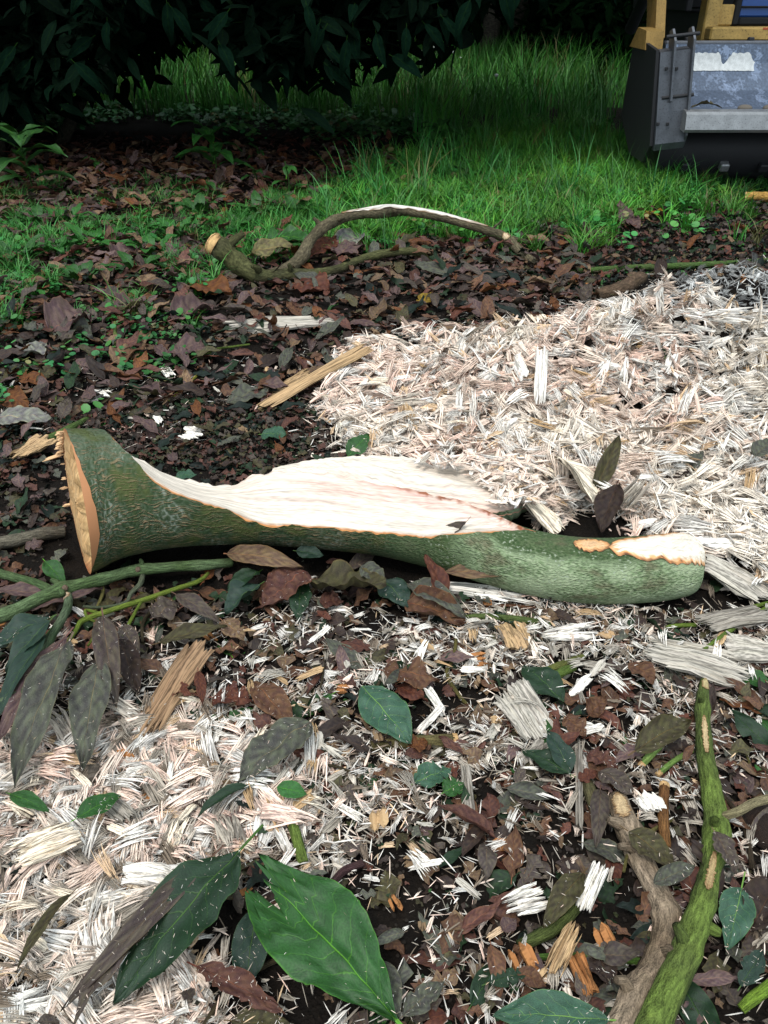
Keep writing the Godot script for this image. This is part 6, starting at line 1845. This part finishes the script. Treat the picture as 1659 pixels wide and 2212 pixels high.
func rosette(n: int, L: float, W: float, stalk: float, torn := 0.0) -> Array:
	# parts of a low weed: leaves on stalks
	var out := []
	for k in n:
		var a := TAU * k / n + R.randfn() * 0.3
		var m := leaf_mesh({"L": L * R.randf_range(0.7, 1.1), "W": W * R.randf_range(0.8, 1.1), "nu": 9, "nv": 4, "arch": L * 0.12, "fold": 0.18, "wave": 0.07, "pet": 0.5, "fat": 0.8, "torn": torn})
		out.append([m, Transform3D(basis_from(Vector3(cos(a), R.randf_range(0.15, 0.75), sin(a))), Vector3(cos(a), 0, sin(a)) * L * 0.35 + Vector3.UP * stalk * R.randf_range(0.4, 1.0))])
	return out

func greens() -> void:
	var near := zone([[700, 490], [740, 440], [800, 400], [900, 360], [980, 320], [1100, 285], [1250, 275], [1340, 300], [1420, 350], [1500, 395], [1545, 430], [1490, 480], [1400, 490], [1300, 495], [1240, 535], [1120, 550], [980, 535], [880, 520], [760, 540]])
	var wet := zone([[1360, 300], [1660, 375], [1800, 400], [1800, 425], [1560, 430], [1440, 400]])
	var left := zone([[-200, 480], [60, 470], [260, 480], [470, 500], [480, 620], [330, 650], [120, 700], [-200, 730]])
	var far := zone([[-300, 60], [1330, 60], [1335, 270], [1150, 290], [960, 320], [860, 280], [620, 262], [430, 262], [300, 255], [120, 262], [-300, 262]])
	var tufts := []
	for k in 5: tufts.append(tuft(13, 0.13, 0.75, 0.0042))
	var talls := []
	for k in 4: talls.append(tuft(16, 0.36, 0.55, 0.0065))
	var gm := tinted("grass blade", 0.5, 0.4)
	gm.backlight_enabled = true
	gm.backlight = Color(0.3, 0.4, 0.15)
	var sow := func(parent: Node, poly: PackedVector2Array, n: int, set_: Array, lo: float, hi: float, base: Color, thin := 0.0, called := "blades", rag := 0.26):
		var xf := []; var cl := []
		for k in set_.size():
			xf.append([]); cl.append([])
		for k in n:
			var c := spot(poly, rag)
			if thin > 0 and NF.get_noise_2d(c.x * 1.7, c.y * 1.7) < thin - 0.5: continue
			var i := R.randi() % set_.size()
			var s := R.randf_range(lo, hi)
			xf[i].append(Transform3D(Basis(Vector3.UP, R.randf() * TAU).scaled(Vector3(s, s, s)), Vector3(c.x, H(c.x, c.y) - 0.004, c.y)))
			var g := R.randf_range(0.65, 1.25) * (1.0 + 0.5 * NZ.get_noise_2d(c.x * 1.5, c.y * 1.5))
			g *= 0.82
			if R.randf() < 0.05: cl[i].append(Color(0.20 * g, 0.17 * g, 0.07 * g))
			else: cl[i].append(Color(base.r * g * R.randf_range(0.7, 1.5), base.g * g, base.b * g * R.randf_range(0.8, 1.3)))
		for k in set_.size(): many(called, set_[k], gm, xf[k], cl[k], parent)
	var g := thing("near_grass", "bright green grass growing behind the branch and before the machine", "grass")
	g.set_meta("kind", "stuff")
	sow.call(g, near, 2600, tufts, 0.6, 1.35, Color(0.10, 0.34, 0.045))
	sow.call(g, zone([[420, 430], [780, 400], [800, 560], [600, 590], [430, 560]]), 800, tufts, 0.4, 0.95, Color(0.065, 0.28, 0.045), 0.42)
	sow.call(g, zone([[-200, 400], [450, 410], [760, 400], [760, 480], [-200, 480]]), 420, tufts, 0.5, 1.0, Color(0.06, 0.25, 0.045), 0.5)
	sow.call(g, zone([[1060, 300], [1340, 310], [1540, 420], [1400, 480], [1100, 480]]), 500, tufts, 0.7, 1.3, Color(0.15, 0.42, 0.05))
	sow.call(g, near, 130, talls, 0.5, 0.9, Color(0.05, 0.22, 0.04))
	sow.call(g, wet, 380, tufts, 0.4, 1.0, Color(0.04, 0.17, 0.035))
	sow.call(g, left, 1500, tufts, 0.4, 1.0, Color(0.06, 0.26, 0.045), 0.45)
	var f := thing("tall_grass", "tall dim green grass of the clearing beyond the shrub", "grass")
	f.set_meta("kind", "stuff")
	sow.call(f, far, 9000, talls, 0.6, 1.5, Color(0.060, 0.235, 0.032))
	# small round leaved ground cover, nobody could count it
	var dots := []
	for k in 4:
		var V := PackedVector3Array(); var C := PackedColorArray(); var I := PackedInt32Array()
		for q in 9:
			var c := Vector3(R.randfn() * 0.022, R.randf_range(0.012, 0.045), R.randfn() * 0.022)
			var up := (Vector3.UP + Vector3(R.randfn(), 0, R.randfn()) * 0.4).normalized()
			var b := basis_from(Vector3(cos(q * 2.4), 0, sin(q * 2.4)).slide(up), up)
			var r := R.randf_range(0.007, 0.013)
			var at := V.size()
			var sh := R.randf_range(0.7, 1.0)
			V.append(c - up * r * 0.15); C.append(Color(sh * 1.0, sh, sh))
			for s in 8:
				V.append(c + b * Vector3(cos(TAU * s / 8) * r, 0, sin(TAU * s / 8) * r * 0.85)); C.append(Color(sh * 0.9, sh, sh * 0.9))
			for s in 8: I.append_array(PackedInt32Array([at, at + 1 + s, at + 1 + (s + 1) % 8]))
		dots.append(make(V, PackedVector2Array(), C, I))
	var cov := thing("ground_cover", "small round leaved green ground cover among the dead leaves", "ground cover")
	cov.set_meta("kind", "stuff")
	sow.call(cov, left, 2000, dots, 0.6, 1.35, Color(0.055, 0.23, 0.045), 0.45, "leaflets")
	sow.call(cov, near, 1700, dots, 0.8, 2.0, Color(0.06, 0.25, 0.05), 0.3, "leaflets")
	sow.call(cov, zone([[-300, 240], [160, 250], [340, 250], [640, 245], [860, 255], [960, 300], [700, 300], [300, 262], [-300, 330]]), 900, dots, 1.4, 2.8, Color(0.05, 0.17, 0.05), 0.3, "leaflets")
	var ml := zone([[-200, 640], [300, 660], [500, 700], [300, 860], [-200, 900]])
	sow.call(cov, ml, 260, dots, 0.6, 1.3, Color(0.05, 0.19, 0.05), 0.5, "leaflets")
	# pale flower heads in the tall grass
	var fl := SphereMesh.new()
	fl.radius = 0.02; fl.height = 0.03; fl.radial_segments = 8; fl.rings = 4
	var xf := []
	for k in 46:
		var c := spot(zone([[380, 140], [620, 130], [1040, 170], [1080, 300], [900, 290], [600, 250], [400, 200]]), 0.2)
		var s := R.randf_range(0.5, 1.2)
		xf.append(Transform3D(Basis().scaled(Vector3(s, s, s)), Vector3(c.x, H(c.x, c.y) + R.randf_range(0.2, 0.42), c.y)))
	var wf := thing("white_flowers", "tiny white flower heads dotted through the tall grass", "flowers")
	wf.set_meta("kind", "stuff")
	many("heads", fl, mat("white petals", Color(0.7, 0.72, 0.66), 0.8), xf, [], wf)
	# broad leaved weeds, each a thing
	var spots := [[865, 395, "bright green"], [960, 440, "bright green"], [1010, 395, "green"], [1085, 430, "bright green"], [1180, 400, "green"], [1290, 450, "bright green"], [1225, 470, "bright green"], [1340, 470, "bright green"], [900, 480, "green"], [800, 480, "green"], [1150, 350, "green"], [1380, 420, "bright green"], [1050, 480, "bright green"], [740, 505, "green"], [1420, 440, "bright green"], [150, 495, "bright green"], [90, 500, "green"], [40, 580, "green"], [200, 545, "bright green"], [520, 505, "green"], [470, 590, "green"], [640, 470, "green"], [300, 600, "green"], [120, 560, "bright green"], [960, 360, "green"], [1260, 360, "green"], [560, 470, "green"], [380, 520, "bright green"], [250, 500, "green"], [430, 470, "green"], [700, 450, "bright green"], [20, 520, "green"], [330, 560, "bright green"], [760, 430, "green"], [590, 560, "green"], [180, 620, "green"]]
	var protos := []
	for k in 4: protos.append(rosette(6 + k, 0.105, 0.05, 0.04))
	for k in spots.size():
		var p := gp(spots[k][0], spots[k][1])
		var t := thing("weed", "", "plant", p, "broad leaved weeds")
		t.rotation.y = R.randf() * TAU
		var s := R.randf_range(0.75, 1.25)
		for e in protos[k % 4]: part("leaf", e[0], leaf_mat(spots[k][2]), t, Transform3D(e[1].basis.scaled(Vector3(s, s, s)), e[1].origin * s))
		single(t, "low " + spots[k][2], "broad leaved weed", "plant", "broad leaved weeds")
	# taller herbs before the shrub
	var herbs := [[470, 388, 0.33, 10, 0.25, "bright green", "upright green herb with large leaves before the shrub, in the middle"], [75, 430, 0.42, 15, 0.25, "green", "leafy dark green herb at the left edge before the shrub"], [-25, 415, 0.44, 12, 0.25, "green", "dark green herb cut by the left edge"], [935, 352, 0.28, 11, 0.22, "green", "dark green herb where the shrub meets the grass"], [205, 382, 0.12, 5, 0.10, "bright green", "small green seedling right of the leafy herb"], [555, 402, 0.13, 5, 0.10, "green", "small seedling right of the upright herb"], [445, 435, 0.12, 4, 0.11, "green", "low dark seedling in front of the upright herb"], [625, 435, 0.24, 4, 0.14, "bright green", "narrow leaved stalk at the edge of the litter"], [560, 352, 0.12, 5, 0.09, "green", "low dark plant behind the small seedling"]]
	for h in herbs:
		var p := gp(h[0], h[1])
		var t := thing("herb", h[6], "plant", p, "herbs before the shrub")
		var top := Vector3(R.randfn() * 0.02, h[2] * 0.85, R.randfn() * 0.02)
		part("stem", tube([Vector3.ZERO, top * 0.5 + Vector3(0.01, 0, 0), top], [0.005, 0.004, 0.003], 7, func(_a, _b, _c): return Color(0.05, 0.11, 0.03)), MATS["branch bark"], t)
		for k in h[3]:
			var a: float = k * 2.39
			var y: float = lerpf(0.25, 1.0, float(k) / h[3])
			var L: float = h[4] * R.randf_range(0.7, 1.1)
			var m := leaf_mesh({"L": L, "W": L * 0.40, "nu": 10, "nv": 4, "arch": L * 0.14, "fold": 0.2, "wave": 0.04, "pet": 0.15, "curl": -0.1})
			part("leaf", m, leaf_mat(h[5]), t, Transform3D(basis_from(Vector3(cos(a), R.randf_range(-0.25, 0.35), sin(a))), top * y))

# ---------------------------------------------------------------- words for the scattered single things
func where(p: Vector3) -> String:
	var x := p.x; var y := p.y
	if y < 330: return "in the far grass"
	if y < 480: return "in brown litter under the shrub" if x < 860 else "in the green grass" if x < 1420 else "on the mulched ground before the machine"
	if y < 640:
		return "among weeds at the left" if x < 430 else "near the crooked branch" if x < 1000 else "on the ground behind the heap"
	if y < 960:
		return "left of the grey bark slab" if x < 420 else "near the long tan splinter" if x < 690 else "on the heap's left half" if x < 1150 else "on the heap's right half"
	if y < 1200:
		return "behind the log's sawn end" if x < 300 else "behind the log" if x < 760 else "on the heap close to the log" if x < 1250 else "on the chips right of the log"
	if y < 1420:
		return "by the forked twig" if x < 480 else "close before the log's middle" if x < 950 else "close before the log's right limb" if x < 1450 else "right of the log's round end"
	if y < 1720:
		return "by the drooping leaves" if x < 420 else "around the grey green leaf" if x < 760 else "around the white slab" if x < 1240 else "left of the mossy branch's tip" if x < 1500 else "right of the mossy branch's tip"
	return "on the lower left chips" if x < 560 else "above the biggest green leaf" if x < 900 and y < 1950 else "in the lower middle" if x < 1230 else "by the brown crooked branch" if x < 1500 else "at the lower right edge"

func label_singles() -> void:
	var sets := {}
	for s in singles:
		var p := proj((s[0] as Node3D).position)
		var k: String = s[1] + " " + s[2] + " " + where(p)
		if not sets.has(k): sets[k] = []
		sets[k].append([p.x, s, p.y])
	var nth := ["", "second", "third", "fourth", "fifth", "sixth", "seventh", "eighth", "ninth"]
	for k in sets:
		var a: Array = sets[k]
		var rows := ceili(a.size() / 9.0)
		a.sort_custom(func(q, w): return q[2] < w[2])
		var per := ceili(float(a.size()) / rows)
		for r in rows:
			var row := a.slice(r * per, (r + 1) * per)
			row.sort_custom(func(q, w): return q[0] < w[0])
			var place := "" if rows == 1 else "farthest row, " if r == 0 else "nearest row, " if r == rows - 1 else "middle row, "
			for i in row.size():
				var s = row[i][1]
				var l: String = k
				if row.size() > 1: l = ("leftmost" if i == 0 else "rightmost" if i == row.size() - 1 else nth[i] + " from left") + " " + place.replace(",", "") + k
				elif rows > 1: l = place + k
				tag(s[0], l, s[3], s[4])
